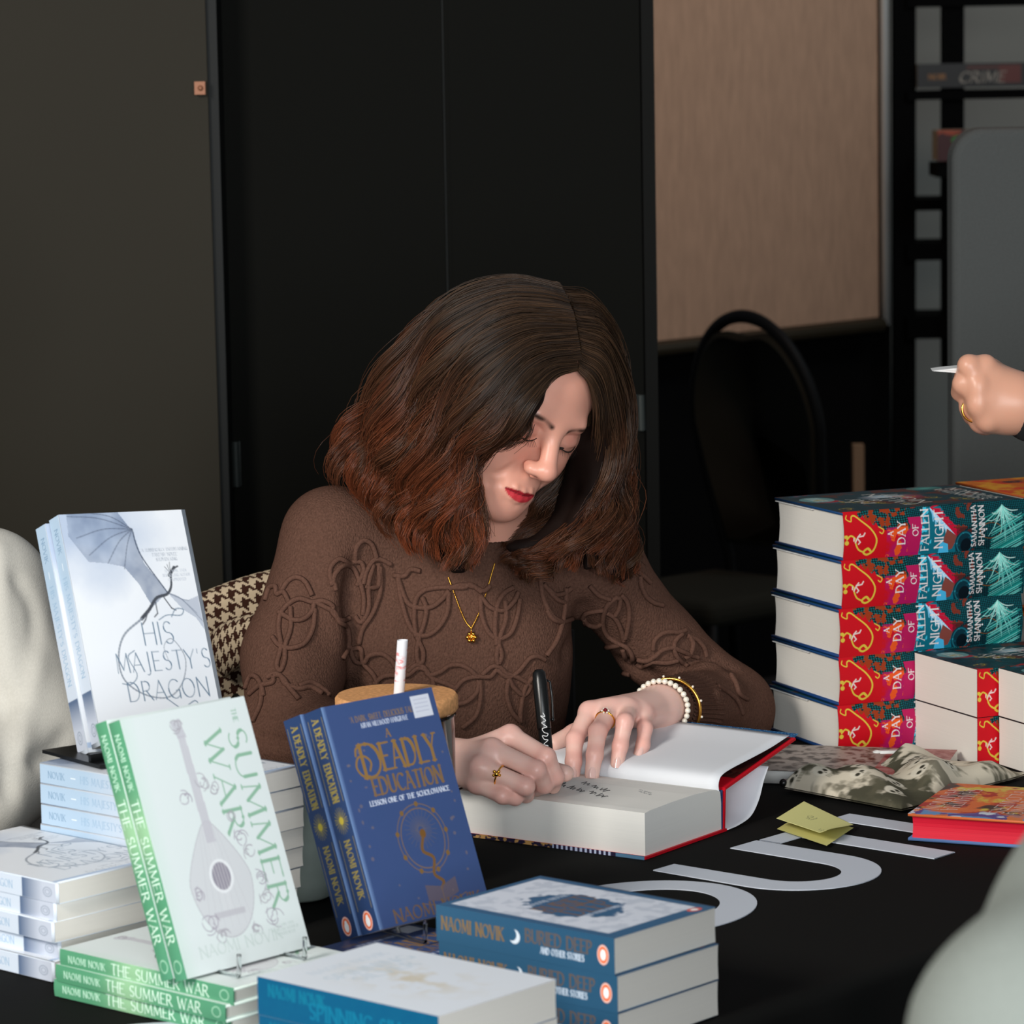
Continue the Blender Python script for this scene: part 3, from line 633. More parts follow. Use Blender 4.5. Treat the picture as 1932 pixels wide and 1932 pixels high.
def buried_front():
    A = Art(133, 192, .7, (52, 96, 132)); n = noise2(A.nx, A.ny, 16, 9, 3); lace = np.clip((n - .40) * 9, 0, 1)
    m = np.clip((A.U - 10) / 2, 0, 1) * np.clip((125 - A.U) / 2, 0, 1) * np.clip((A.Vv - 6) / 2, 0, 1) * np.clip((178 - A.Vv) / 2, 0, 1)
    e = np.clip((np.hypot((A.U - 68) / 33, (A.Vv - 94) / 46) + (n - .5) * .5 - 1) * 12, 0, 1)
    A.mix(m * e * (.80 + .20 * lace), (214, 220, 232))
    g = (118, 92, 74); A.text('BURIED', 68, 84, 22, g, 2.6, fit=62); A.text('DEEP', 68, 108, 22, g, 2.6, fit=50); A.text('AND OTHER STORIES', 68, 124, 5, (190, 200, 216), .9, fit=46); A.text('NAOMI NOVIK', 68, 64, 6, (190, 200, 216), 1, fit=50)
    A.ell(116, 182, 8, 5, (216, 90, 80)); A.ell(116, 182, 4, 3, (240, 240, 240))
    return A
def buried_spine(T=31):
    A = Art(T, 192, .55, (40, 82, 112)); g = (126, 100, 62)
    A.text('NAOMI NOVIK', T / 2 + 1, 40, 10.5, g, 1.7, rot=90, fit=68); A.text('BURIED DEEP', T / 2 + 4, 133, 10.5, (96, 84, 78), 1.8, rot=90, fit=70); A.text('AND OTHER STORIES', T / 2 - 6, 137, 5, (186, 200, 216), 1, rot=90, fit=46)
    A.ell(T / 2 + 1, 86, 6, 6, (210, 220, 230)); A.ell(T / 2 + 2.5, 83, 5.4, 5.4, (40, 82, 112)); bird_logo(A, T / 2, 180, 8.2, 1)
    return A
def silver_front():
    A = Art(134, 190, .7, (219, 225, 233)); n = noise2(A.nx, A.ny, 12, 21, 4)
    m = np.exp(-((A.U - 66) / 30) ** 2 - ((A.Vv - 100) / 50) ** 2); A.mix(np.clip((n - .42) * 4, 0, 1) * m * .8, (202, 190, 164))
    A.text('SPINNING', 72, 50, 13, (186, 202, 214), 1.6, fit=92); A.text('SILVER', 72, 68, 13, (186, 202, 214), 1.6, fit=66); A.text('NAOMI NOVIK', 72, 28, 9, (196, 208, 220), 1.2, fit=84)
    return A
def silver_spine(T=30):
    A = Art(T, 190, .6, (8, 82, 120)); n = noise2(A.nx, A.ny, 6, 2, 4); A.mix(n * .3, (12, 100, 130))
    A.text('NAOMI NOVIK', T / 2 + 6, 42, 9, (14, 112, 140), 1.6, rot=90, fit=60); A.text('SPINNING SILVER', T / 2 - 3, 116, 12, (14, 114, 146), 2, rot=90, fit=120)
    return A
def scales(A, m, c, s=2.2):
    q = np.abs(np.sin(A.U / s * 3.1 + np.sin(A.Vv / 9) * 1.5)) * np.abs(np.sin(A.Vv / s * 2.6 + A.U / 7)); A.mix(m * np.clip((q - .35) * 4, 0, 1), c)
def fallen_spine(T=55, H=238):
    A = Art(T, H, .45, (6, 22, 30)); U, V = A.U, A.Vv; n = noise2(A.nx, A.ny, 5, 5, 5); n2 = noise2(A.nx, A.ny, 8, 8, 4)
    scales(A, np.ones_like(U), (10, 92, 100), 2.0)
    A.mix((n2 > .60) * (V > 20) * (V < 170) * .8, (130, 44, 20))
    # red ground at the head, sweeping down
    red = (V < 58 - (U - 25) * .55 + 8 * np.sin(U / 9)) | ((U < 36 - (V - 40) * .0) & (V < 98) & (U < 40 - np.clip(V - 18, 0, 60) * .18))
    A.mix(red * 1.0, (196, 14, 28))
    feather = (U > 32) & (V > 18) & (V < 84) & (U > 54 - (V - 18) * .55 - 5 * np.abs(np.sin(V / 2.6)))
    A.mix(feather * 1.0, (12, 26, 30)); scales(A, feather * 1.0, (14, 100, 102), 2.6); A.mix(feather * (n2 > .56), (150, 54, 22))
    mg = (V > 54) & (V < 100) & (U < 34); A.mix(mg * np.clip(n * 2.4 - .5, 0, 1), (170, 20, 90)); A.mix(mg * (n2 > .6), (226, 84, 30))
    A.mix(((V > 82) & (V < 104) & (U < 44) & (U > 4)) * (n > .40) * 1.0, (176, 24, 84))
    # turquoise slope, white wave and crimson flames
    tq = (V > 96 + U * .12) & (V < 150) & (U < 54 - (V - 126) * (V > 126) * 2.1); A.mix(tq * 1.0, (10, 104, 124)); A.mix(tq * (n2 > .58) * (V < 112), (60, 190, 220))
    for k in range(46):
        q = k / 45; u = 52 - q * 36; v = 112 + q * 34; A.line([(u, v), (u - 10 - 3 * math.sin(k * 2.3), v + 4 + 4 * math.sin(k * 1.7))], 1.6, (190, 220, 240) if k % 3 else (120, 190, 226))
        A.line([(u + 1, v + 1), (u + 3 - 6 * abs(math.sin(k * 1.3)), v + 9 + 3 * math.sin(k))], 1.7, (190, 14, 50))
    A.poly([(28, 132), (18, 146), (4, 140), (2, 130), (16, 128)], (128, 66, 58)); A.poly([(14, 124), (10, 134), (0, 136), (0, 122)], (70, 180, 226))
    A.ell(10, 156, 14, 13, (8, 70, 86)); A.ell(10, 156, 12, 10, (40, 150, 170), ring=1.5); A.ell(7, 158, 8, 7, (4, 18, 26)); A.mix(((V > 145) & (V < 190) & (U < 28) & (n2 > .5)) * .6, (6, 20, 30))
    A.ell(22, 190, 9, 14, (120, 74, 30), ring=.8); A.ell(24, 184, 1, 1, (230, 230, 230))
    # pale plumes at the tail
    r = random.Random(3)
    for k in range(70):
        a = -1.25 + 2.4 * r.random(); L = r.uniform(10, 40); u0, v0 = 50, 206; P = [(u0, v0)]
        for i in range(1, 8): q = i / 7; P.append((u0 - L * (1.15 * q - .35 * q * q * (k % 3)) * math.cos(a * .8), v0 + L * .75 * (math.sin(a) * q + .25 * math.sin(k * 1.7) * q * q)))
        A.line(catmull(P, 12), .55, [(150, 226, 216), (64, 190, 176), (204, 236, 228)][k % 3], .9)
    for k in range(36):
        v0 = 236 - r.random() * 6; u0 = r.uniform(2, 40); A.line(catmull([(u0, v0), (u0 - 8, v0 - 18), (u0 - 18, v0 - 40)], 10), .6, [(34, 160, 150), (120, 216, 206)][k % 2], .9)
    # gold scroll, small white rider and gold leaves
    g = (214, 186, 66)
    A.line(catmull([(51, 4), (47, 3), (44, 9), (49, 10), (50, 14), (44, 22), (34, 34), (22, 41), (10, 38), (5, 30), (8, 25), (12, 30), (9, 34)], 60), np.linspace(1.0, 2.6, 59), g)
    A.line(catmull([(24, 3), (28, 8), (24, 14), (20, 14), (12, 18), (8, 25)], 30), 1.8, g); A.ell(20, 3, 2.6, 2.6, g); A.ell(27, 2, 2, 2.4, g); A.line(catmull([(36, 44), (32, 50), (28, 48), (30, 45)], 12), 1.2, g)
    for P in ([(20, 14), (26, 17), (29, 20)], [(24, 17), (20, 20), (18, 18)], [(26, 17), (27, 24), (30, 26)], [(22, 12), (25, 12)]): A.line(P, 1.6, (226, 200, 196))
    wt = (226, 220, 220)
    A.text('A', 27, 59, 6.5, wt, 1.1, sp=.1); A.text('DAY', 27, 73, 9.5, wt, 1.5, fit=26); A.text('OF', 29, 91, 7, wt, 1.2, fit=13); A.text('FALLEN', 28, 104, 9.5, wt, 1.4, fit=47); A.text('NIGHT', 28, 122, 10.5, wt, 1.5, fit=44)
    A.text('SAMANTHA', 28, 168, 6, wt, 1.0, fit=47); A.text('SHANNON', 28, 178, 7, wt, 1.1, fit=46)
    return A
def fallen_front(W=164, H=238):
    A = Art(W, H, .8, (8, 34, 44)); n = noise2(A.nx, A.ny, 5, 15, 5); n2 = noise2(A.nx, A.ny, 9, 16, 4); scales(A, np.ones_like(A.U), (12, 74, 84), 2.6)
    A.mix(np.clip((n - .5) * 8, 0, 1) * (A.Vv < 90) * (A.U > 60) * .9, (20, 104, 124)); A.mix(np.clip((n2 - .56) * 9, 0, 1) * .8, (96, 40, 24)); A.mix(np.clip((n - .58) * 9, 0, 1) * (A.Vv < 70), (170, 30, 40))
    A.mix(np.exp(-((A.U - 104) / 16) ** 2 - ((A.Vv - 112) / 22) ** 2) * (n2 > .42), (176, 206, 220)); A.mix(np.exp(-((A.U - 90) / 12) ** 2 - ((A.Vv - 130) / 22) ** 2) * (n2 > .48), (190, 24, 60))
    A.ell(118, 30, 22, 20, (112, 160, 160), .9); 
    for y in (24, 30, 36): A.text('A GLORIOUS NOVEL', 118, y, 4, (200, 216, 210), .7, fit=34)
    for k in range(12): A.ornament(30 + (k * 37) % 90, 20 + (k * 53) % 180, 10, (176, 150, 50), 1.0, k, 4, .8)
    for k in range(40):
        a = k / 40 * 6.28; A.line([(150, 190), (150 + 16 * math.cos(a), 190 + 22 * math.sin(a))], .9, (90, 170, 160), .8)
    wt = (214, 210, 200)
    A.text('A', 82, 52, 8, wt, 1.4); A.text('DAY', 82, 68, 15, wt, 2.2, fit=44); A.text('OF', 82, 88, 10, wt, 1.6); A.text('FALLEN', 82, 106, 16, wt, 2.2, fit=104); A.text('NIGHT', 82, 128, 16, wt, 2.2, fit=90); A.text('SAMANTHA', 82, 200, 12, wt, 1.8, fit=110); A.text('SHANNON', 82, 218, 14, wt, 2, fit=110)
    return A
def flame_front(W=160, H=240, seed=31):
    A = Art(W, H, .6, (226, 108, 40)); n = noise2(A.nx, A.ny, 7, seed, 5); n2 = noise2(A.nx, A.ny, 9, seed + 1, 5); n3 = noise2(A.nx, A.ny, 6, seed + 2, 5)
    A.mix(np.clip((n - .52) * 12, 0, 1), (220, 190, 70)); A.mix(np.clip((n2 - .54) * 12, 0, 1), (180, 44, 22)); A.mix(np.clip((n3 - .58) * 12, 0, 1), (60, 36, 26))
    e = np.clip((26 - np.minimum(W - A.U, 400)) / 8 + (n - .5) * 5, 0, 1); A.mix(e, (96, 150, 200)); A.mix(e * (n2 > .5), (90, 66, 140)); A.mix(e * (n3 > .56), (228, 120, 50)); A.mix(e * (n > .62), (214, 224, 232))
    for t, v, h in (('SAMANTHA', 206, 15), ('SHANNON', 224, 15)): A.text(t, 78, v, h, (222, 200, 190), 1.8, fit=108, a=.85)
    for t, v, h in (('AMONG THE', 120, 14), ('BURNING', 138, 15), ('FLOWERS', 157, 15)): A.text(t, 78, v, h, (222, 204, 196), 1.8, fit=108, a=.85)
    return A
def orange_front():
    A = Art(160, 238, .9, (206, 104, 20)); n = noise2(A.nx, A.ny, 6, 41, 5); n2 = noise2(A.nx, A.ny, 5, 42, 4); A.mix(np.clip((n2 - .5) * 10, 0, 1), (208, 60, 20)); A.mix(np.clip((n - .58) * 10, 0, 1), (30, 24, 40)); A.mix(np.clip((.42 - n) * 10, 0, 1), (222, 150, 30))
    A.text('THE PRIORY', 80, 90, 16, (212, 170, 60), 2.2, fit=110); A.text('ORANGE TREE', 80, 120, 16, (212, 170, 60), 2.2, fit=120); return A
def orange_spine(T=62):
    A = Art(T, 238, .8, (24, 22, 26)); n = noise2(A.nx, A.ny, 4, 51, 5); A.mix(np.clip((n - .5) * 10, 0, 1), (206, 96, 20)); A.mix(np.clip((n - .62) * 10, 0, 1), (190, 50, 24))
    for k in range(5): A.ell(18 + (k * 17) % 30, 20 + k * 44, 13, 16, (226, 120, 16))
    for k in range(14): A.ornament((k * 23) % T, k * 17, 9, (150, 100, 60), .9, k, 4, .7)
    return A
def swag(n, names): return names
# ---------------------------------------------------------------- the stacks
AF, AS = dragon_front(), dragon_spine()
p = make_book('paperback_book', .135, .207, .0186, AF, AS, edge=(206, 214, 224), back=(190, 205, 222))
Ls = ['pale blue spined dragon paperback, topmost of the tall back stack under the black stand', 'pale blue spined dragon paperback, second down in the tall back stack', 'pale blue spined dragon paperback, third down in the tall back stack', 'dragon paperback fourth down in the tall back stack, seen only by its page end', 'dragon paperback fifth down in the tall back stack, seen only by its page end', 'dragon paperback sixth down in the tall back stack, its page end set back', 'dragon paperback second from the bottom of the tall back stack', 'dragon paperback at the very bottom of the tall back stack']
lay_stack(p, 8, .0186, -.440, 3.293, .72, Ls, 'dragon paperbacks in the tall back stack', shifts=[(0, 0, 0), (0, 0, .0), (.001, 0, 0), (-.001, -.001, 0), (-.004, 0, .0), (-.004, -.002, 0), (-.008, -.004, .01), (-.010, -.004, 0), (-.010, -.004, 0), (-.010, -.004, 0)], jit=.0015, jr=.01, seed=3)
cn = at(110, 1665.5, z=TZ + .0900); ya = .74; ex = np.array([math.cos(ya), -math.sin(ya), 0]); q0 = cn - ex * .207
L2 = ['dragon paperback with its cover showing, topmost of the front left stack', 'dragon paperback second from the top of the front left stack', 'dragon paperback in the middle of the front left stack', 'dragon paperback fourth from the top of the front left stack', 'dragon paperback at the very bottom of the front left stack']
lay_stack(p, 5, .0171, q0[0], q0[1], ya, L2, 'dragon paperbacks in the front left stack', seed=5, H=.207, first=False, jit=.002, shifts=[(0, 0, 0), (-.006, .001, 0), (-.006, 0, 0), (-.007, .001, 0), (-.007, 0, 0)])
for i, (o_, lb) in enumerate(((.0, 'dragon paperback standing on the rear display with wing and title showing'), (.0182, 'dragon paperback standing behind its twin on the rear display, only the spine seen'))):
    o = copy_thing(p); stand_book(o, (-.3814, 3.288, TZ + .1695), .673, -.393, .060, .207 * 1.072, .0186, o_); o.scale = (1.072, 1.03, 1.0); tag(o, lb, 'book', 'dragon paperbacks on the rear display')
    if i: o.location = o.location + Vector((-.004, 0, -.003))
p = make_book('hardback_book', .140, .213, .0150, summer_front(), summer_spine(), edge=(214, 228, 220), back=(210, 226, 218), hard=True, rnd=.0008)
Lg = ['green spined hardback with a lute cover, topmost of the flat green stack', 'green spined hardback, middle of the flat green stack', 'green spined hardback, bottom of the flat green stack']
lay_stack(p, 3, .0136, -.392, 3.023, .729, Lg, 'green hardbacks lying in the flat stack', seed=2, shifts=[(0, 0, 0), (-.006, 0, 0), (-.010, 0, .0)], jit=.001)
for i, (o_, lb) in enumerate(((.0, 'green and white lute hardback standing upright, whole front cover showing'), (.0168, 'green spined hardback standing close behind its twin, spine only'))):
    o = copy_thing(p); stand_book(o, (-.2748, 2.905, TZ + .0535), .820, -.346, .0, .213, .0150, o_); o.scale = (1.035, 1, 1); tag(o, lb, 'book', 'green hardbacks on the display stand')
    if i: o.location = o.location + Vector((-.001, .002, .003))
p = make_book('paperback_book', .126, .201, .025, deadly_front(), deadly_spine(), edge=(42, 66, 108), back=(38, 60, 100))
Lb = ['dark blue paperback lying flat beneath the standing blue display', 'dark blue paperback, lower of two lying beneath the blue display']
lay_stack(p, 1, .025, -.185, 3.07, .74, Lb, 'blue paperbacks lying flat', seed=8)
b0 = p.location.copy()
for i, (o_, lb) in enumerate(((.0, 'blue paperback standing on a clear stand, its gold lettered front cover showing'), (.0265, 'blue paperback standing behind its twin, dark spine and top edge showing'))):
    o = copy_thing(p); stand_book(o, (-.1215, 3.083, TZ + .0405), .731, -.365, -.011, .201, .025, o_); tag(o, lb, 'book', 'blue paperbacks on the clear stand')
    if i: o.location = o.location + Vector((-.003, .0, .0))
p = make_book('paperback_book', .135, .189, .0305, buried_front(), buried_spine(), edge=(48, 92, 126), back=(46, 90, 124))
Ld = ['thick blue paperback with a white lace pattern cover, topmost of three', 'thick blue paperback, middle of the stack with red oval logos', 'thick blue paperback, bottom of the stack with red oval logos']
lay_stack(p, 3, .0305, -.069, 2.952, .717, Ld, 'thick blue lace covered paperbacks', seed=12, jit=.001, jr=.01, shifts=[(0, 0, 0), (.002, 0, .0), (.003, 0, 0)])
p = make_book('paperback_book', .134, .189, .0300, silver_front(), silver_spine(), edge=(216, 222, 230), back=(206, 214, 224))
Lt = ['white covered paperback with a bright teal spine, at the bottom of the photo', 'teal spined paperback under the topmost teal one', 'teal spined paperback lowest in its stack']
lay_stack(p, 3, .0300, -.203, 2.733, .725, Lt, 'teal spined paperbacks', seed=13, jit=.001, jr=.005)
# right hand stacks
FFa, FSa = fallen_front(), fallen_spine()
p = make_book('hardback_book', .166, .232, .0540, FFa, FSa, edge=(24, 62, 106), back=(26, 60, 110), hard=True, head_flap=True, rnd=.004, m=M_gloss)
Lf = ['tall red and teal hardback, topmost of the five beside the writer', 'red and teal hardback, second from the top of the five', 'red and teal hardback, middle of the five', 'red and teal hardback, fourth down, partly behind the paperbacks', 'red and teal hardback, bottom of the five']
lay_stack(p, 5, .0545, .3715, 4.040, -.405, Lf, 'red and teal hardbacks in the tall stack', seed=21, jit=.001, jr=.01, shifts=[(0, 0, 0), (-.003, -.001, .0), (-.006, -.002, 0), (-.007, -.001, .0), (-.009, -.003, 0)])
p = make_book('hardback_book', .160, .238, .0620, orange_front(), orange_spine(), edge=(150, 70, 30), back=(150, 70, 30), hard=True, rnd=.004, m=M_gloss)
Lo = ['orange hardback topmost of the rear stack at the right edge', 'orange and black hardback, second in the rear stack at the right edge', 'orange and black hardback, third in the rear stack at the right edge', 'orange hardback hidden low in the rear stack']
lay_stack(p, 4, .0690, .598, 4.190, -.405, Lo, 'orange hardbacks behind at the right edge', seed=22, jit=.002, jr=.01)
FB = Art(133, 216, 1.0); 
def resize(A, W, H, st):
    B = Art(W, H, st); i = (np.linspace(0, A.nx - 1, B.nx)).astype(int); j = (np.linspace(0, A.ny - 1, B.ny)).astype(int); B.A = A.A[j][:, i]; return B
p = make_book('paperback_book', .133, .216, .0540, resize(FFa, 133, 216, .9), resize(FSa, 54, 216, .5), edge=(70, 50, 50), back=(60, 50, 50), m=M_gloss)
Lp = ['thick paperback with pale page edges, upper one in front of the tall stack', 'thick paperback with pale page edges, lower one in front of the tall stack']
lay_stack(p, 2, .0545, .5105, 3.948, -.43, Lp, 'thick paperbacks before the tall hardback stack', seed=23, jit=.0005, jr=.004)
gg = np.array([math.sin(-.43), math.cos(-.43), 0]); ge = np.array([math.cos(-.43), -math.sin(-.43), 0])
q = np.array([.5105, 3.948, TZ + .109]) + ge * .026; q1 = q - gg * .1355
Lq = ['thick paperback cut by the right edge, upper of the second pair', 'thick paperback cut by the right edge, lower of the second pair']
lay_stack(p, 2, .0545, q1[0], q1[1], -.43, Lq, 'thick paperbacks at the right edge', seed=24, first=False, jit=.0005, jr=.004)
M_red = mat('red_sprayed_edges', (206, 10, 44), .7, noise=((8, 8, 900), .06))
p = make_book('hardback_book', .160, .240, .0275, flame_front(), None, edge=(214, 110, 60), back=(90, 120, 170), hard=True, pages=M_red, rnd=0)
# its fore edge faces the buyers: turn it round
e3 = np.array([math.cos(.39), -math.sin(.39), 0]); g3 = np.array([math.sin(.39), math.cos(.39), 0]); c3 = np.array([.393, 3.580, 0]) + e3 * .240 + g3 * .160
p.location = (c3[0], c3[1], TZ + .001); p.rotation_euler = (0, 0, math.pi - .39)
tag(p, 'flame patterned hardback with bright red page edges beside the patterned pouch', 'book')
n = noise2(40, 40, 5, 3)
# ---------------------------------------------------------------- soft volumes turned into one continuous skin
def smin(a, b, k):
    if k <= 0: return np.minimum(a, b)
    h = np.clip(.5 + .5 * (b - a) / k, 0, 1); return b + (a - b) * h - k * h * (1 - h)
class Vol:
    def __init__(s, lo, hi, h):
        s.lo = np.array(lo, float); s.h = h; s.n = np.ceil((np.array(hi) - s.lo) / h).astype(int) + 1
        s.D = np.full(s.n, 1.0, np.float32); s.R = np.eye(3); s.t = np.zeros(3)
    def frame(s, R=np.eye(3), t=(0, 0, 0)): s.R = np.array(R, float); s.t = np.array(t, float)
    def w(s, p): return s.R @ np.asarray(p, float) + s.t
    def block(s, c, rad, pad):
        lo = np.maximum(((c - rad - pad - s.lo) / s.h).astype(int), 0); hi = np.minimum(((c + rad + pad - s.lo) / s.h).astype(int) + 2, s.n)
        if np.any(hi <= lo): return None, None
        ax = [s.lo[i] + s.h * np.arange(lo[i], hi[i]) for i in range(3)]
        X = np.stack(np.meshgrid(*ax, indexing='ij'), -1).astype(np.float32)
        return tuple(slice(lo[i], hi[i]) for i in range(3)), (X - s.t.astype(np.float32)) @ s.R.astype(np.float32)
    def op(s, sl, d, k, mode):
        if mode == 'u': s.D[sl] = smin(s.D[sl], d, k)
        elif mode == 's': s.D[sl] = -smin(-s.D[sl], d, k)
    def cone(s, a, b, ra, rb, k=.01, mode='u'):
        a = np.asarray(a, float); b = np.asarray(b, float); c = s.w((a + b) / 2); rad = np.abs(s.R @ (b - a)) / 2 + max(ra, rb)
        sl, X = s.block(c, rad, k * 1.5 + s.h * 3)
        if sl is None: return
        ba = (b - a).astype(np.float32); L = ba @ ba + 1e-12; t = np.clip(((X - a.astype(np.float32)) @ ba) / L, 0, 1)
        d = np.linalg.norm(X - a.astype(np.float32) - t[..., None] * ba, axis=-1) - (ra + (rb - ra) * t); s.op(sl, d, k, mode)
    def ell(s, c, r, k=.01, mode='u', R=None):
        c = np.asarray(c, float); r = np.asarray(r, float); R = np.eye(3) if R is None else np.array(R)
        sl, X = s.block(s.w(c), np.full(3, r.max()), k * 1.5 + s.h * 3)
        if sl is None: return
        Q = (X - c.astype(np.float32)) @ R.astype(np.float32); k0 = np.linalg.norm(Q / r, axis=-1); k1 = np.linalg.norm(Q / r ** 2, axis=-1) + 1e-9
        s.op(sl, k0 * (k0 - 1) / k1, k, mode)
    def push(s, c, r, amt):
        """swell (amt>0) or dent the surface softly around c"""
        sl, X = s.block(s.w(c), np.full(3, r * 2.2) if np.ndim(r) == 0 else np.full(3, max(r) * 2.2), 0)
        if sl is None: return
        q = (X - np.asarray(c, np.float32)) / np.asarray(r, np.float32); s.D[sl] -= amt * np.exp(-(q * q).sum(-1))
    def groove(s, P, r, amt):
        P = np.asarray(P, float); lo, hi = P.min(0), P.max(0); sl, X = s.block(s.w((lo + hi) / 2), np.full(3, np.linalg.norm(hi - lo) / 2 + 2.2 * r), 0)
        if sl is None: return
        D = np.full(X.shape[:3], 9.0, np.float32)
        for a, b in zip(P[:-1], P[1:]):
            ba = (b - a).astype(np.float32); t = np.clip(((X - a.astype(np.float32)) @ ba) / (ba @ ba + 1e-12), 0, 1); D = np.minimum(D, np.linalg.norm(X - a.astype(np.float32) - t[..., None] * ba, axis=-1))
        s.D[sl] += amt * np.exp(-(D / r) ** 2)
    def mesh(s):
        D = s.D; ins = D < 0; n = s.n
        c = [ins[i:n[0] - 1 + i, j:n[1] - 1 + j, k:n[2] - 1 + k] for i in (0, 1) for j in (0, 1) for k in (0, 1)]
        cnt = sum(x.astype(np.int8) for x in c); act = (cnt > 0) & (cnt < 8); idx = np.argwhere(act)
        vid = np.full(act.shape, -1, np.int32); vid[act] = np.arange(len(idx))
        S_ = np.zeros((len(idx), 3)); N_ = np.zeros(len(idx))
        cor = [(i, j, k) for i in (0, 1) for j in (0, 1) for k in (0, 1)]
        dv = {q: D[idx[:, 0] + q[0], idx[:, 1] + q[1], idx[:, 2] + q[2]] for q in cor}
        for a in cor:
            for ax in range(3):
                if a[ax] == 0:
                    b = list(a); b[ax] = 1; b = tuple(b); da, db = dv[a], dv[b]; m = (da < 0) != (db < 0)
                    t = np.where(m, da / (da - db + 1e-20), 0); p = np.tile(np.array(a, float), (len(idx), 1)); p[:, ax] += t; S_[m] += p[m]; N_[m] += 1
        V = s.lo + s.h * (idx + S_ / N_[:, None]); F = []
        for ax in range(3):
            o = [i for i in range(3) if i != ax]
            A = ins[tuple(slice(0, n[i] - 1) if i == ax else slice(1, n[i] - 1) for i in range(3))]; B = ins[tuple(slice(1, n[i]) if i == ax else slice(1, n[i] - 1) for i in range(3))]
            for m, flip in ((A & ~B, False), (~A & B, True)):
                e = np.argwhere(m); 
                if not len(e): continue
                base = e.copy()
                for i in o: base[:, i] += 1
                q = []
                for du, dw in ((0, 0), (1, 0), (1, 1), (0, 1)):
                    w_ = base.copy(); w_[:, o[0]] -= 1 - du; w_[:, o[1]] -= 1 - dw; q.append(vid[w_[:, 0], w_[:, 1], w_[:, 2]])
                q = np.stack(q, 1); f = flip ^ (ax == 1); F.append(q[:, ::-1] if f else q)
        return V, np.concatenate(F)
def relax(V, F, it=2, lam=.5):
    for _ in range(it):
        A = np.zeros_like(V); N = np.zeros(len(V))
        for a, b in ((0, 1), (1, 2), (2, 3), (3, 0)):
            np.add.at(A, F[:, a], V[F[:, b]]); np.add.at(N, F[:, a], 1); np.add.at(A, F[:, b], V[F[:, a]]); np.add.at(N, F[:, b], 1)
        V = V + lam * (A / np.maximum(N, 1)[:, None] - V)
    return V
def segdist(X, P):
    D = np.full(len(X), 9.0); P = np.asarray(P, float)
    for a, b in zip(P[:-1], P[1:]):
        ba = b - a; t = np.clip(((X - a) @ ba) / (ba @ ba + 1e-12), 0, 1); D = np.minimum(D, np.linalg.norm(X - a - t[:, None] * ba, axis=1))
    return D
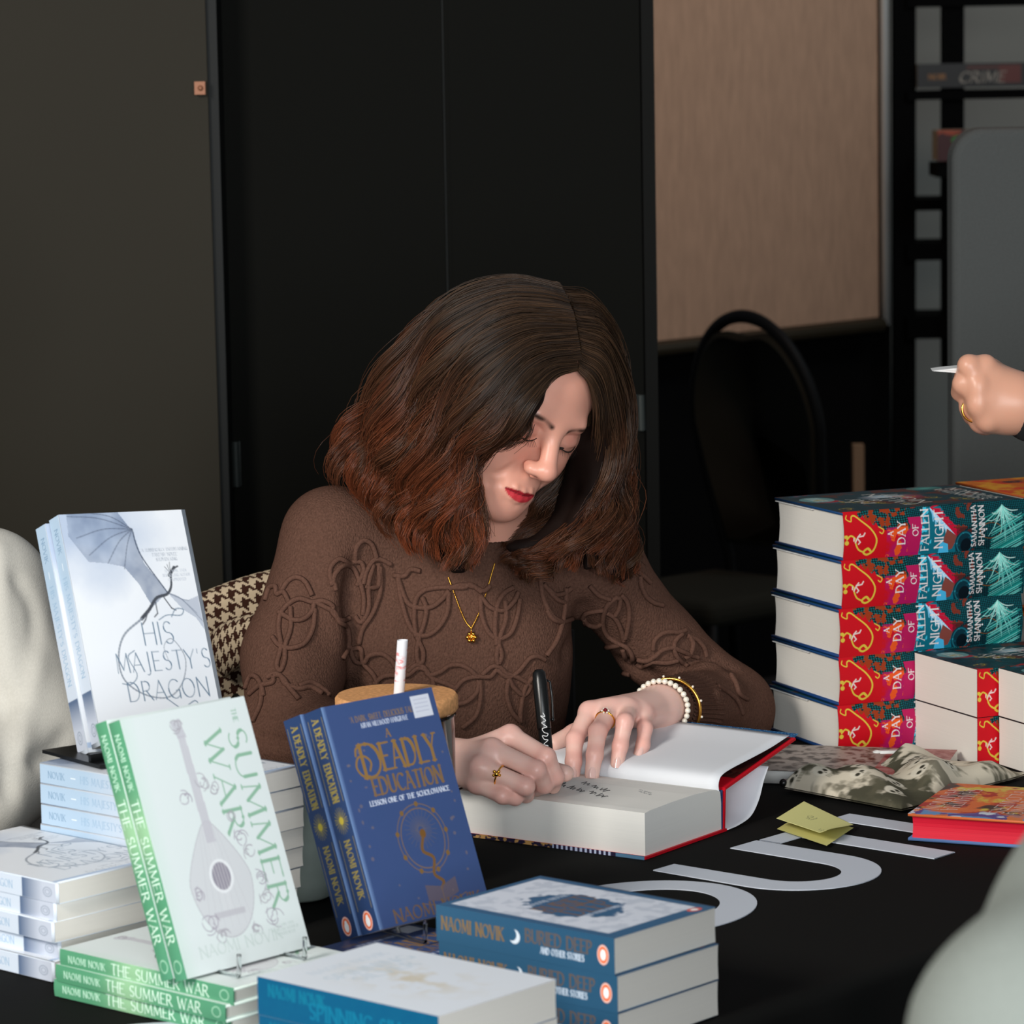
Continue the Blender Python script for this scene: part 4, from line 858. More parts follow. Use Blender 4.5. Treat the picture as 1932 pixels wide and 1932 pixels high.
# ---------------------------------------------------------------- the writer
writer = empty('person', (-.06, 4.05, .45))
def par(o, p):                                  # parent, keeping the place
    bpy.context.view_layer.update(); o.parent = p; o.matrix_parent_inverse = p.matrix_world.inverted(); return o
HR = np.array(Matrix.Rotation(.583, 3, 'Z') @ Matrix.Rotation(.44, 3, 'X') @ Matrix.Rotation(.327, 3, 'Y'))
HP = np.array([.006, 3.905, TZ + .426]); HS = .965
def hw(p): return HP + HS * (HR @ np.asarray(p, float))
def head_sdf(v):
    v.frame(HR * 1.0, HP); k = HS
    def E_(c, r, kk=.01, m='u', R=None): v.ell(np.array(c) * k, np.array(r) * k, kk, m, R)
    def C_(a, b, ra, rb, kk=.01, m='u'): v.cone(np.array(a) * k, np.array(b) * k, ra * k, rb * k, kk, m)
    E_((0, .014, .038), (.073, .092, .073), 0)
    E_((.002, -.020, .026), (.066, .062, .060), .02)          # forehead
    E_((0, -.016, -.035), (.064, .060, .080), .02)         # middle face
    for s in (-1, 1):
        C_((s * .048, .004, -.050), (s * .012, -.062, -.102), .020, .016, .022)   # jaw
        E_((s * .034, -.050, -.042), (.028, .027, .034), .020)   # cheek
        C_((s * .047, -.054, -.010), (s * .064, -.018, -.004), .013, .013, .018)  # cheekbone
        E_((s * .073, .012, -.012), (.008, .018, .028), .006)    # ear
    E_((0, -.070, -.106), (.017, .014, .014), .014)          # chin
    E_((0, -.052, -.090), (.034, .026, .024), .02)
    C_((-.030, -.078, .012), (.030, -.078, .012), .0105, .0105, .018)            # brow
    for s in (-1, 1): E_((s * .0315, -.1005, -.006), (.0175, .0155, .0120), .018, 's')
    for s in (-1, 1):
        E_((s * .0315, -.0680, -.0075), (.0170, .0145, .0125), .006)               # eyeball under the lid
        pass
    C_((0, -.083, .000), (0, -.1025, -.036), .0085, .0105, .014)                   # nose
    E_((0, -.1045, -.040), (.0115, .0105, .0100), .006)
    for s in (-1, 1): E_((s * .0135, -.0930, -.0430), (.0082, .0108, .0075), .007)
    C_((0, -.098, -.048), (0, -.088, -.052), .0045, .004, .006)
    E_((0, -.070, -.078), (.028, .0165, .021), .014)                              # mouth mound
    for s in (-1, 1):
        C_((0, -0.0863, -0.0750), (s * .011, -0.0848, -0.0740), .0032, .0032, .0035)
        C_((s * .011, -0.0848, -0.0740), (s * .0225, -0.0763, -0.0780), .0032, .0014, .0035)
        C_((0, -0.0843, -0.0846), (s * .009, -0.0828, -0.0841), .0052, .0046, .004)
        C_((s * .009, -0.0828, -0.0841), (s * .0210, -0.0753, -0.0795), .0046, .0016, .004)
    v.groove(np.array([(-.024, -0.0778, -0.0788), (-.011, -0.0873, -0.0786), (0, -0.0893, -0.0793), (.011, -0.0873, -0.0786), (.024, -0.0778, -0.0788)]) * k, .0018, .0016)
    v.groove(np.array([(-.013, -.080, -.0915), (0, -.083, -.0925), (.013, -.080, -.0915)]) * k, .005, .0022)
    v.groove(np.array([(0, -.099, -.052), (0, -.093, -.063)]) * k, .0022, .0012)
    for s in (-1, 1):
        v.groove(np.array([(s * .020, -.090, -.040), (s * .0275, -.081, -.052), (s * .0335, -.073, -.068)]) * k, .0036, .0019)
        v.groove(np.array([(s * .028, -.0785, -.075), (s * .035, -.070, -.083)]) * k, .0045, .0016)
        v.groove(np.array([(s * (.0315 - .015), -.080, -.0010), (s * .0315, -.0830, .0020), (s * (.0315 + .015), -.076, -.0020)]) * k, .0022, .0012)  # lid crease
        v.groove(np.array([(s * .0165, -.0785, -.0135), (s * .0315, -.0830, -.0160), (s * .0465, -.0745, -.0120)]) * k, .0014, .0012)  # lid edge
        E_((s * .0062, -.0985, -.0500), (.0032, .0042, .0020), .002, 's')         # nostril
    v.frame()
def skin_colour(V):
    L = ((V - HP) @ HR) / HS                         # head coordinates
    C = np.tile(lin((230, 166, 144)), (len(V), 1)); 
    def blend(m, c):
        m = np.clip(m, 0, 1)[:, None]; C[:] = C * (1 - m) + lin(c) * m
    nearh = np.linalg.norm(L, axis=1) < .2
    g = lambda c, r: np.exp(-(((L - np.array(c)) / r) ** 2).sum(1)) * nearh
    for s in (-1, 1):
        blend(.35 * g((s * .042, -.066, -.036), .022), (206, 128, 110)); blend(.50 * g((s * .0315, -.083, -.003), .011), (196, 118, 104)); blend(.35 * g((s * .024, -.086, -.042), .008), (204, 110, 96))
        brow = segdist(L, [(s * .013, -.0905, .0075), (s * .025, -.091, .0120), (s * .038, -.085, .0140), (s * .051, -.074, .0100)]); blend((1 - (brow - .0016) / .0030) * .9 * nearh, (62, 38, 28))
        blend((g((s * .0062, -.0985, -.0495), .0048)) * .95, (96, 40, 34))
    blend(.3 * g((0, -.106, -.040), .014), (216, 140, 124)); blend(.25 * g((0, -.075, -.106), .018), (214, 146, 132))
    x_ = L[:, 0]; f_ = np.clip(1 - (x_ / .0232) ** 2, 0, 1) ** .65; zl = -.0790 + .0012 * (np.abs(x_) / .022) ** 2 * 1.0; fr_ = nearh & (L[:, 1] < -.068) & (np.abs(x_) < .0232) & (f_ > .02)
    dz = L[:, 2] - zl; mu = np.clip((.0052 * f_ - .0010 * np.exp(-(x_ / .003) ** 2) - dz) / .0008, 0, 1) * (dz >= 0); ml = np.clip((.0092 * f_ + dz) / .0010, 0, 1) * (dz < 0)
    blend(mu * fr_, (172, 36, 48)); blend(ml * fr_, (202, 54, 64)); blend(np.clip((.0009 - np.abs(dz)) / .0006, 0, 1) * fr_ * .8, (92, 14, 24))
    return C, L
def hand_sdf(v, H, wr, elbow, rp=.0125, fr=.0090, fore=.027):
    """H: finger -> joints from knuckle to tip"""
    w_ = np.array(wr)
    for n, P in H.items():
        P = [np.array(p) for p in P]; sc = {'thumb': 1.15, 'index': 1.0, 'middle': 1.02, 'ring': .96, 'pinky': .84}[n]
        m = len(P); rs = [fr * sc * q for q in (1.12, 1.02, .93, .84, .8)][:m]
        if n != 'thumb': v.cone(w_ + (P[0] - w_) * .10, P[0], rp * 1.1, rs[0] * 1.15, .016)
        for i in range(m - 1): v.cone(P[i], P[i + 1], rs[i], rs[i + 1], .0035 if i else .005)
        for i in range(1, m - 1): v.push(P[i], fr * .9, .0006)
        if n == 'thumb': v.cone(w_ + (P[0] - w_) * .3, P[0], rp * 1.25, rs[0] * 1.25, .014)
    v.cone(w_, w_ + (np.array(elbow) - w_) * .5, fore * .82, fore * 1.05, .015)
def lst(L, dY=0): return [at(x, y, Y + dY) for x, y, Y in L]
HRt = {'index': lst([(963, 1388, 3.61), (1031, 1428, 3.578), (1048, 1466, 3.585), (1044, 1484, 3.600)]),
       'middle': lst([(928, 1414, 3.585), (1012, 1453, 3.563), (1027, 1481, 3.580), (1012, 1489, 3.600)]),
       'ring': lst([(906, 1447, 3.570), (992, 1484, 3.553), (992, 1499, 3.575), (966, 1497, 3.590)]),
       'pinky': lst([(900, 1480, 3.575), (948, 1502, 3.555), (972, 1506, 3.562), (968, 1504, 3.585)]),
       'thumb': lst([(915, 1436, 3.650), (985, 1440, 3.635), (1042, 1455, 3.625), (1067, 1459, 3.618)])}
WR = at(850, 1440, 3.63); ER = at(548, 1385, 3.83)
HL = {'index': lst([(1112, 1343, 3.735), (1084, 1396, 3.70), (1082, 1437, 3.682), (1081, 1461, 3.676)], .03),
      'middle': lst([(1155, 1338, 3.735), (1128, 1380, 3.693), (1122, 1424, 3.676), (1117, 1461, 3.668)], .03),
      'ring': lst([(1188, 1340, 3.74), (1179, 1362, 3.702), (1170, 1408, 3.692), (1164.5, 1441, 3.686)], .03),
      'pinky': lst([(1216, 1350, 3.75), (1217, 1374, 3.724), (1213, 1406, 3.714), (1206, 1424, 3.706)], .03),
      'thumb': lst([(1180, 1345, 3.80), (1120, 1362, 3.785), (1082, 1384, 3.772), (1046, 1402, 3.76)], .02)}
WL = at(1250, 1334, 3.845); EL = at(1375, 1335, 4.08)
parts_ = []
v = Vol(HP - [.125, .135, .16], HP + [.125, .13, .15], .0016); head_sdf(v)
nb = at(905, 1075, 3.985)
v.cone(hw((0, .03, -.045)), nb, .050, .056, .02); v.cone(hw((0, -.02, -.085)), nb + [0, -.02, .0], .030, .045, .02)
V, F = v.mesh(); parts_.append((relax(V, F, 2), F))
for H_, w_, e_, args in ((HRt, WR, ER, {}), (HL, WL, EL, {})):
    P = np.array([q for L in H_.values() for q in L] + [w_, w_ + (e_ - w_) * .3])
    v = Vol(P.min(0) - .03, P.max(0) + .03, .00115); hand_sdf(v, H_, w_, e_, **args); V, F = v.mesh(); parts_.append((relax(V, F, 2), F))
# the rest of the body under the clothes
SHR = at(628, 1015, 3.955); SHL = at(1125, 1070, 4.02); CH = np.array([-.055, 4.02, TZ + .13]); PEL = np.array([-.085, 4.09, .52])
v = Vol([-.45, 3.35, .02], [.42, 4.35, 1.05], .007)
v.ell(CH + [0, .01, 0], (.105, .070, .14), .02); v.cone(CH - [0, 0, .05], PEL, .085, .10, .03); v.cone(SHR, SHL, .038, .038, .03); v.cone((SHR + SHL) / 2, nb, .05, .05, .03)
v.cone(SHR, ER, .036, .030, .02); v.cone(ER, WR, .031, .024, .02); v.cone(SHL, EL, .028, .026, .02); v.cone(EL, WL, .028, .023, .02)
for s in (-1, 1):
    hip = PEL + [s * .085, -.02, -.02]; kn = np.array([hip[0] + s * .04 + .05, 3.72, .50]); an = kn + [0, .03, -.42]
    v.cone(hip, kn, .075, .055, .03); v.cone(kn, an, .052, .035, .02); v.cone(an, an + [0, -.14, -.03], .034, .026, .02)
V, F = v.mesh(); parts_.append((relax(V, F, 1), F))
Vs = []; Fs = []; n_ = 0
for V, F in parts_: Vs.append(V); Fs.append(F + n_); n_ += len(V)
Vb = np.concatenate(Vs); Cb, Lb_ = skin_colour(Vb)
# hands a little cooler, knuckles pinker
nh = len(parts_[0][0]); kn = np.ones(len(Vb)) * 9
for H_ in (HRt, HL):
    for n, L in H_.items():
        for q in L[:3]:
            m = slice(nh, len(Vb) - len(parts_[-1][0])); kn[m] = np.minimum(kn[m], np.linalg.norm(Vb[m] - q, axis=1))
Cb[nh:] = lin((234, 190, 176)); m = np.exp(-(np.maximum(kn - .008, 0) / .006) ** 2)[:, None] * .38; Cb = Cb * (1 - m) + lin((218, 142, 130)) * m
body = mesh_obj('body', Vb, np.concatenate(Fs), M_skin, writer, True, Cb); body.parent = None; par(body, writer)
tag(writer, 'person with wavy auburn hair and brown jumper, head bowed, writing in an open book', 'person')
# nails on the flat hand
M_nail = mat('nail', (232, 190, 180), .18, spec=.6, coat=.4)
for n, r in (('index', .0058), ('middle', .0060), ('ring', .0056), ('pinky', .0048)):
    a, b_ = HL[n][-2], HL[n][-1]; d = (b_ - a); d /= np.linalg.norm(d); up = CAMPOS - b_; up -= d * (up @ d); up /= np.linalg.norm(up); sd = np.cross(d, up)
    fr = .0090 * {'index': 1.0, 'middle': 1.02, 'ring': .96, 'pinky': .84}[n] * .84
    G_ = [[b_ + d * (-.006 + .0115 * i / 6) + sd * r * math.sin(t) * (1 - .25 * ((i - 3) / 3) ** 2) + up * (fr - r + r * math.cos(t) * 1.0 + .0006 - (.0012 if abs(t) > 1 else 0)) for t in np.linspace(-1.05, 1.05, 7)] for i in range(7)]
    par(MB().grid(G_).obj('nail', M_nail, None, True), writer)
# lashes and eyes
M_lash = mat('lash', (34, 22, 18), .7)
for s in (-1, 1):
    b = MB(); P = catmull([hw((s * .0155, -.0800, -.0130)), hw((s * .024, -.0835, -.0160)), hw((s * .0325, -.0840, -.0170)), hw((s * .041, -.0800, -.0155)), hw((s * .0485, -.0735, -.0115))], 16)
    b.tube(P, np.concatenate([np.linspace(.0004, .0009, 8), np.linspace(.0009, .0004, 8)]), 6)
    for i in range(2, 15):
        q = P[i]; o_ = hw((0, -.006, -.0045)) - hw((0, 0, 0)) + (hw((s * .0035 * (i - 7) / 7, 0, 0)) - hw((0, 0, 0))); b.tube([q, q + o_ * .6, q + o_ + [0, 0, -.0005]], [.00028, .0002, .0001], 3)
    par(b.obj('eyelashes', M_lash, None, True), writer)

# ---------------------------------------------------------------- jumper
def ray(px, py, bvh, miss=None):
    d = at(px, py, 4.0) - CAMPOS; d /= np.linalg.norm(d); r = bvh.ray_cast(Vector(CAMPOS), Vector(d)); return r[0], r[1]
v = Vol([-.40, 3.52, .60], [.36, 4.24, 1.12], .0036)
v.ell(at(850, 1225, 3.995), (.132, .100, .185), .02); v.cone(at(855, 1300, 4.02), PEL, .118, .135, .04)
v.ell(at(740, 1210, 3.94), (.058, .045, .060), .04); v.ell(at(960, 1215, 3.96), (.058, .045, .060), .04)
v.cone(SHR, SHL, .052, .050, .03); v.cone((SHR + SHL) / 2 + [0, .02, 0], nb + [0, .03, -.02], .07, .062, .04)
UA = at(556, 1240, 3.90)
v.cone(SHR, UA, .054, .055, .02); v.cone(UA, ER, .055, .050, .02); v.cone(ER, ER + (WR - ER) * .85, .048, .034, .02)
v.cone(SHL, at(1240, 1215, 4.06), .050, .045, .02); v.cone(at(1240, 1215, 4.06), EL, .045, .046, .02); v.ell(at(1395, 1345, 4.07), (.034, .04, .034), .02)
cu = EL + (WL - EL) * .62; v.cone(EL, cu, .046, .038, .02); v.cone(cu, EL + (WL - EL) * .88, .032, .0285, .006)
v.cone(nb + [0, .01, -.03], nb + [0, -.01, .14], .047, .064, .006, 's')
V, F = v.mesh(); V = relax(V, F, 3)
me_bvh = BVHTree.FromPolygons(V.tolist(), F.tolist())
def crease(pts, r, amt):
    global V
    P = []
    for x, y in catmull(pts, 24): 
        h, n_ = ray(x, y, me_bvh)
        if h: P.append((np.array(h), np.array(n_)))
    for (a, na) in P:
        d = np.linalg.norm(V - a, axis=1); m = d < r * 2.5; V[m] -= np.sign(amt) * na * (abs(amt) * .22 * np.exp(-(d[m] / r) ** 2))[:, None]
for pts, r, a in (([(668, 1060), (655, 1130), (664, 1210), (660, 1290)], .010, .011), ([(700, 1080), (688, 1150), (694, 1230)], .012, -.006), ([(640, 1060), (625, 1130), (640, 1220)], .014, -.005),
    ([(470, 1340), (520, 1362), (600, 1360)], .009, .008), ([(480, 1385), (540, 1398), (600, 1390)], .009, .008), ([(472, 1310), (510, 1330), (560, 1335)], .01, .004),
    ([(1066, 1240), (1085, 1190), (1098, 1140)], .010, .008), ([(1290, 1255), (1330, 1240), (1390, 1262)], .008, .008), ([(1310, 1262), (1350, 1262), (1400, 1300)], .009, -.006), ([(1320, 1290), (1372, 1300), (1410, 1350)], .008, .007), ([(1312, 1310), (1345, 1345), (1352, 1385)], .008, .007),
    ([(1345, 1300), (1385, 1330), (1400, 1380)], .008, -.005), ([(1165, 1250), (1200, 1265), (1240, 1285)], .012, .006), ([(540, 1080), (560, 1180), (548, 1280)], .02, -.003), ([(760, 1060), (780, 1160), (790, 1260)], .02, .003), ([(1000, 1240), (1030, 1300), (1030, 1360)], .014, -.004)):
    crease(pts, r, a)
V = relax(V, F, 1)
sweater = par(mesh_obj('jumper', V, F, M_knit, None, True), writer)
jb = BVHTree.FromPolygons(V.tolist(), F.tolist())
# ribbed cuff and collar
def rib(P, rr, n, name, amp=.0011, wl=46, m=M_knit):
    P = np.array(P); b = MB(); T = P[-1] - P[0]; T /= np.linalg.norm(T); a = np.cross(T, [0, 0, 1.]); a /= np.linalg.norm(a); c = np.cross(T, a)
    Gd = [[p + (a * math.cos(t) + c * math.sin(t)) * (r + amp * math.cos(t * wl)) for t in np.linspace(0, 2 * math.pi, 361)] for p, r in zip(P, rr)]
    b.grid(Gd); return par(b.obj(name, m, None, True), writer)
q0, q1_ = EL + (WL - EL) * .60, EL + (WL - EL) * .90
rib([q0 + (q1_ - q0) * t for t in np.linspace(0, 1, 9)], [.040, .0375, .036, .035, .0345, .034, .0335, .033, .029], 9, 'cuff')
cc = nb + [0, -.004, -.006]; b = MB(); ringp = []
for t in np.linspace(0, 2 * math.pi, 60, endpoint=False): ringp.append(cc + [.064 * math.cos(t), .070 * math.sin(t), .030 * math.sin(t) - .006])
b.tube(ringp, .0065, 10, closed=True); par(b.obj('collar', M_knit, None, True), writer)
# corded leaf pattern sewn on the jumper
cords = []
def cord(pts, n=None, w=.0030):
    P2 = catmull(pts, n or max(12, len(pts) * 8)); run = []
    for x, y in P2:
        h, nn = ray(x, y, jb)
        ok = h is not None and (not run or (Vector(run[-1]) - h).length < .03)
        if ok: run.append(np.array(h) + np.array(nn) * .0016)
        elif len(run) > 3: cords.append((run, w)); run = []
        else: run = [] if h is None else [np.array(h) + np.array(nn) * .0016]
    if len(run) > 3: cords.append((run, w))
def motif(cx, cy, s=1.0, rot=0, skew=1.0, low=True):
    c_, s_ = math.cos(math.radians(rot)), math.sin(math.radians(rot))
    T_ = lambda L: [(cx + s * skew * (x * c_ - y * s_), cy + s * (x * s_ + y * c_)) for x, y in L]
    cord(T_([(-42, -40), (-30, 5), (-8, 48), (0, 62)])); cord(T_([(42, -40), (34, 5), (10, 44), (-4, 52)]))
    cord(T_([(-40, -38), (-10, -10), (14, -8), (40, -38)])); cord(T_([(-6, 60), (-16, 10), (-10, -30), (20, -48), (44, -40)])); cord(T_([(4, 60), (12, 10), (8, -20), (-8, -44), (-40, -40)]))
    if low: cord(T_([(0, 62), (-9, 84), (0, 104), (9, 84), (-2, 60)]), 20)
    cord(T_([(-62, -34), (-44, -42), (-26, -58), (0, -62), (26, -56), (44, -42), (62, -36)]))
def link(P):
    P = np.array(P, float); Q = catmull(P, 40); t = np.linspace(0, len(P) * 3.1, 40); cord((Q + np.stack([np.zeros(40), 4.5 * np.sin(t)], 1)).tolist(), 60); cord((Q - np.stack([np.zeros(40), 4.5 * np.sin(t)], 1)).tolist(), 60)
def kA(*P): cord([(440 + x / 3.22, 1000 + y / 3.22) for x, y in P])
def kB(*P): cord([(1030 + x / 4.6, 1000 + y / 4.6) for x, y in P])
for P in ([(1000, 290), (1050, 430), (1110, 470), (1200, 470), (1270, 420), (1310, 370)], [(1000, 290), (1020, 420), (1060, 560), (1110, 630), (1180, 640), (1250, 590), (1300, 500), (1310, 380)],
    [(1110, 650), (1100, 540), (1110, 430), (1160, 370), (1260, 350), (1400, 350), (1440, 330), (1510, 380)], [(1150, 410), (1175, 480), (1160, 570), (1130, 660), (1115, 740), (1125, 800), (1150, 800), (1155, 740), (1130, 680), (1112, 640)],
    [(970, 275), (1040, 280), (1080, 240), (1140, 250)], [(1310, 360), (1380, 335), (1460, 345), (1520, 370), (1560, 340)],
    [(1500, 400), (1560, 470), (1640, 490), (1700, 440), (1730, 380)], [(1500, 400), (1510, 520), (1550, 620), (1610, 660), (1680, 630), (1720, 540), (1740, 420)], [(1600, 700), (1590, 600), (1600, 470), (1640, 390), (1700, 350)],
    [(1650, 430), (1655, 540), (1620, 650), (1600, 760), (1610, 812), (1630, 760), (1612, 690)], [(1860, 300), (1880, 420), (1930, 520), (1990, 560)], [(1880, 330), (1960, 420), (2010, 440)],
    [(700, 700), (740, 790), (800, 800), (830, 760), (900, 750), (960, 790), (1000, 850)], [(720, 720), (780, 720), (790, 800), (850, 870), (880, 930)], [(860, 930), (920, 885), (1000, 880), (1060, 880), (1120, 840), (1170, 850), (1210, 900), (1290, 930), (1350, 960)],
    [(1060, 860), (1110, 820), (1160, 835), (1190, 880), (1260, 860), (1310, 825), (1380, 820), (1440, 850), (1480, 890)], [(1340, 975), (1400, 910), (1480, 890), (1560, 890), (1600, 850), (1640, 880), (1680, 890), (1740, 850), (1800, 780), (1850, 770), (1890, 790)],
    [(1510, 880), (1570, 830), (1620, 835), (1660, 870), (1720, 890), (1790, 930), (1800, 960), (1760, 1000), (1700, 950), (1670, 890)], [(1490, 910), (1480, 980), (1420, 1040), (1340, 1060)], [(1500, 910), (1500, 1030), (1470, 1130), (1390, 1200)], [(1210, 900), (1230, 980), (1300, 1060)],
    [(1820, 890), (1770, 960), (1745, 1080), (1740, 1170)], [(1670, 900), (1660, 1000), (1690, 1100), (1740, 1160)],
    [(200, 430), (225, 355), (262, 345), (270, 390), (310, 380), (340, 440)], [(280, 500), (320, 525), (370, 550), (430, 540), (480, 490), (490, 440)], [(300, 370), (340, 310), (390, 290), (440, 320), (480, 400)], [(240, 650), (280, 700), (350, 720), (430, 690), (480, 600), (495, 480)],
    [(295, 700), (280, 600), (290, 520), (330, 460), (400, 420), (480, 440), (540, 430), (600, 460), (600, 500), (650, 550), (710, 530)], [(350, 470), (350, 600), (320, 700), (315, 790), (292, 855), (268, 830), (285, 750), (300, 700)], [(500, 440), (560, 470), (610, 500), (640, 560), (690, 600), (700, 690), (660, 780)],
    [(80, 960), (110, 890), (150, 900), (180, 960), (190, 1010)], [(100, 1000), (160, 950), (240, 930), (250, 890), (290, 890), (320, 940), (400, 970), (470, 960), (540, 1000)], [(210, 900), (260, 875), (310, 910), (340, 960), (400, 1030)], [(180, 960), (170, 1060), (120, 1170)], [(400, 950), (470, 930), (540, 970), (580, 1010)],
    [(600, 340), (590, 240), (640, 180), (700, 200), (740, 190), (780, 200), (790, 260), (750, 340)], [(740, 200), (745, 110), (790, 65), (840, 90), (870, 170)], [(620, 370), (610, 290), (660, 220), (720, 225), (760, 290), (790, 400), (790, 520)], [(960, 210), (900, 180), (850, 185), (810, 250), (790, 330)],
    [(880, 200), (880, 330), (830, 350), (800, 340)], [(890, 220), (890, 380), (850, 500), (790, 600), (770, 690)], [(850, 210), (820, 330), (820, 480), (780, 560), (740, 520)]): kA(*P)
for P in ([(330, 760), (370, 810), (440, 830), (500, 800)], [(320, 760), (350, 720), (420, 700), (500, 690)], [(340, 780), (370, 880), (430, 970), (520, 1010), (600, 1000), (640, 990)],
    [(620, 570), (540, 640), (505, 720), (500, 820), (540, 910), (620, 970), (700, 1010), (750, 1080), (750, 1130), (700, 1110), (670, 1030)], [(530, 710), (600, 760), (650, 850), (680, 960)], [(650, 560), (700, 620), (720, 720), (710, 850), (690, 940)], [(600, 580), (640, 600), (630, 680), (600, 740)],
    [(810, 400), (820, 480), (860, 570), (930, 630), (1010, 655)], [(720, 370), (780, 360), (840, 400), (900, 460)], [(930, 1040), (940, 960), (1000, 900), (1080, 885), (1150, 890), (1210, 870)], [(1180, 900), (1120, 960), (1110, 1040), (1150, 1120), (1230, 1190)],
    [(1240, 930), (1270, 990), (1250, 1070), (1200, 1110)], [(1220, 920), (1310, 960), (1370, 1030), (1390, 1100)], [(800, 1120), (880, 1130), (950, 1090), (1010, 1040), (1100, 1020), (1150, 1040), (1250, 1080), (1320, 1110)], [(790, 1150), (830, 1180), (900, 1150), (930, 1140), (1050, 1150), (1140, 1130)],
    [(560, 1290), (600, 1250), (680, 1240), (730, 1250)], [(1480, 1360), (1540, 1390), (1600, 1430), (1660, 1490), (1700, 1600)], [(1600, 1260), (1640, 1330), (1670, 1420), (1740, 1470)], [(380, 480), (460, 560), (560, 600)], [(0, 500), (70, 560), (150, 550), (220, 500)], [(0, 700), (60, 780), (140, 800), (220, 770)], [(170, 500), (160, 640), (140, 780), (90, 950), (0, 1090)]): kB(*P)
b = MB()
for run, w_ in cords: b.tube(np.array(run), w_, 6)
par(b.obj('corded_pattern', M_cord, None, True), writer)
# trousers and shoes, under the table
v = Vol([-.45, 3.45, .0], [.32, 4.35, .66], .007)
v.ell(PEL, (.165, .135, .11), .03)
sh = []
for s in (-1, 1):
    hip = PEL + [s * .085, -.02, -.02]; kn = np.array([hip[0] + s * .04 + .05, 3.72, .50]); an = kn + [0, .03, -.40]; sh.append(an)
    v.cone(hip, kn, .092, .070, .03); v.cone(kn, an, .066, .055, .02)
V, F = v.mesh(); par(mesh_obj('trousers', relax(V, F, 2), F, mat('dark_denim', (26, 28, 34), .9), None, True), writer)
for an in sh:
    b = MB(); b.ball(tuple(an + [0, -.07, -.055]), .05, 16, sc=(.9, 2.4, .75)); par(b.obj('shoe', M_black, None, True), writer)
# jewellery: each lies on the body and moves with it
nk = empty('necklace'); tag(nk, 'fine gold chain necklace with a small flower pendant on the brown jumper', 'necklace')
def lay(P2, off=.0016):
    out = []
    for x, y in P2:
        h, n_ = ray(x, y, jb)
        if h is not None: out.append(np.array(h) + np.array(n_) * off)
    return out
L_ = lay(catmull([(846, 1090), (852, 1106), (866, 1145), (878, 1172), (889, 1186)], 26)); R_ = lay(catmull([(889, 1186), (902, 1160), (918, 1115), (926, 1085), (933, 1062)], 26))
for rn in (L_, R_):
    b = MB()
    P = np.array(rn)
    b.tube(P, .0006, 6)
    for i in range(0, len(P) - 1):
        for q in (P[i], (P[i] + P[i + 1]) / 2): b.ball(tuple(q), .0011, 6)
    b.obj('chain', M_gold, nk, True)
h, n_ = ray(889, 1202, jb); h = np.array(h) + np.array(n_) * .004; b = MB(); b.ball(tuple(h), .0052, 14, sc=(1, .55, 1))
for k in range(6): t = k * math.pi / 3; b.ball((h[0] + .0042 * math.cos(t), h[1] - .002, h[2] + .0042 * math.sin(t)), .0024, 8)
b.ball((h[0], h[1] - .0035, h[2]), .0018, 8); b.tube([h + [0, 0, .005], h + [0, 0, .009]], .0008, 6); b.obj('pendant', M_gold, nk, True)
def ringloop(c, ax, r, w, n=40, up=None):
    ax = np.array(ax) / np.linalg.norm(ax); a = np.cross(ax, [0, 0, 1.]); a /= np.linalg.norm(a); c2 = np.cross(ax, a)
    return np.array([c + (a * math.cos(t) + c2 * math.sin(t)) * r for t in np.linspace(0, 2 * math.pi, n, endpoint=False)])
def finger_ring(name, a, b_, t, r, label, deco):
    a = np.array(a); b_ = np.array(b_); c = a + (b_ - a) * t; P = ringloop(c, b_ - a, r, 0); rt = empty(name, (0, 0, 0)); tag(rt, label, 'ring')
    MB().tube(P, .0009, 8, closed=True).obj('band', M_gold, rt, True); deco(rt, c, P); return rt
def d1(rt, c, P):
    top = P[np.argmax([(CAMPOS - c) @ (p - c) + .3 * 0 for p in P])]; u_ = (top - c) / np.linalg.norm(top - c); b = MB(); b.ball(tuple(top + u_ * .0012), .0030, 12)
    for k in (-1, 1): b.ball(tuple(top + u_ * .001 + np.array([.0022 * k, 0, .0026])), .0018, 8); b.ball(tuple(top + u_ * .0008 + np.array([.0030 * k, 0, -.0012])), .0016, 8)
    b.obj('heart_and_hands', M_gold, rt, True)
finger_ring('gold_ring', HRt['ring'][0], HRt['ring'][1], .42, .0100, 'gold ring with clasped heart on the writing hand', d1)
def d2(rt, c, P):
    top = P[np.argmax([p[2] * 1.0 + (CAMPOS - c) @ (p - c) * .2 for p in P])]; u_ = (top - c) / np.linalg.norm(top - c); b = MB(); b.ball(tuple(top + u_ * .0022), .0022, 12); b.obj('red_stone', mat('garnet', (120, 8, 20), .1, spec=.8), rt, True)
    b = MB()
    for k in range(6): t = k * math.pi / 3; b.ball(tuple(top + u_ * .0014 + np.array([.0034 * math.cos(t), .0034 * math.sin(t) * .6, .0034 * math.sin(t) * .6])), .0012, 8)
    b.obj('pearls', M_pearl, rt, True)
finger_ring('gold_ring', HL['middle'][0], HL['middle'][1], .50, .0104, 'gold ring with a dark red stone and tiny pearls on the flat hand', d2)
fd = (WL - EL) / np.linalg.norm(WL - EL); wc = WL - fd * .000
br = empty('pearl_bracelet'); tag(br, 'bracelet of small white pearls round the wrist of the flat hand', 'bracelet')
ax_ = fd + np.array([.15, .0, -.45]) * .6; P = ringloop(WL + fd * .004, ax_, .0290, 0, 29)
for i, q in enumerate(P): MB().ball(tuple(q), .0033, 12).obj('pearl', M_pearl, br, True)
bg = empty('gold_bangle'); tag(bg, 'gold bangle studded with tiny pearls between pearl bracelet and sleeve', 'bracelet')
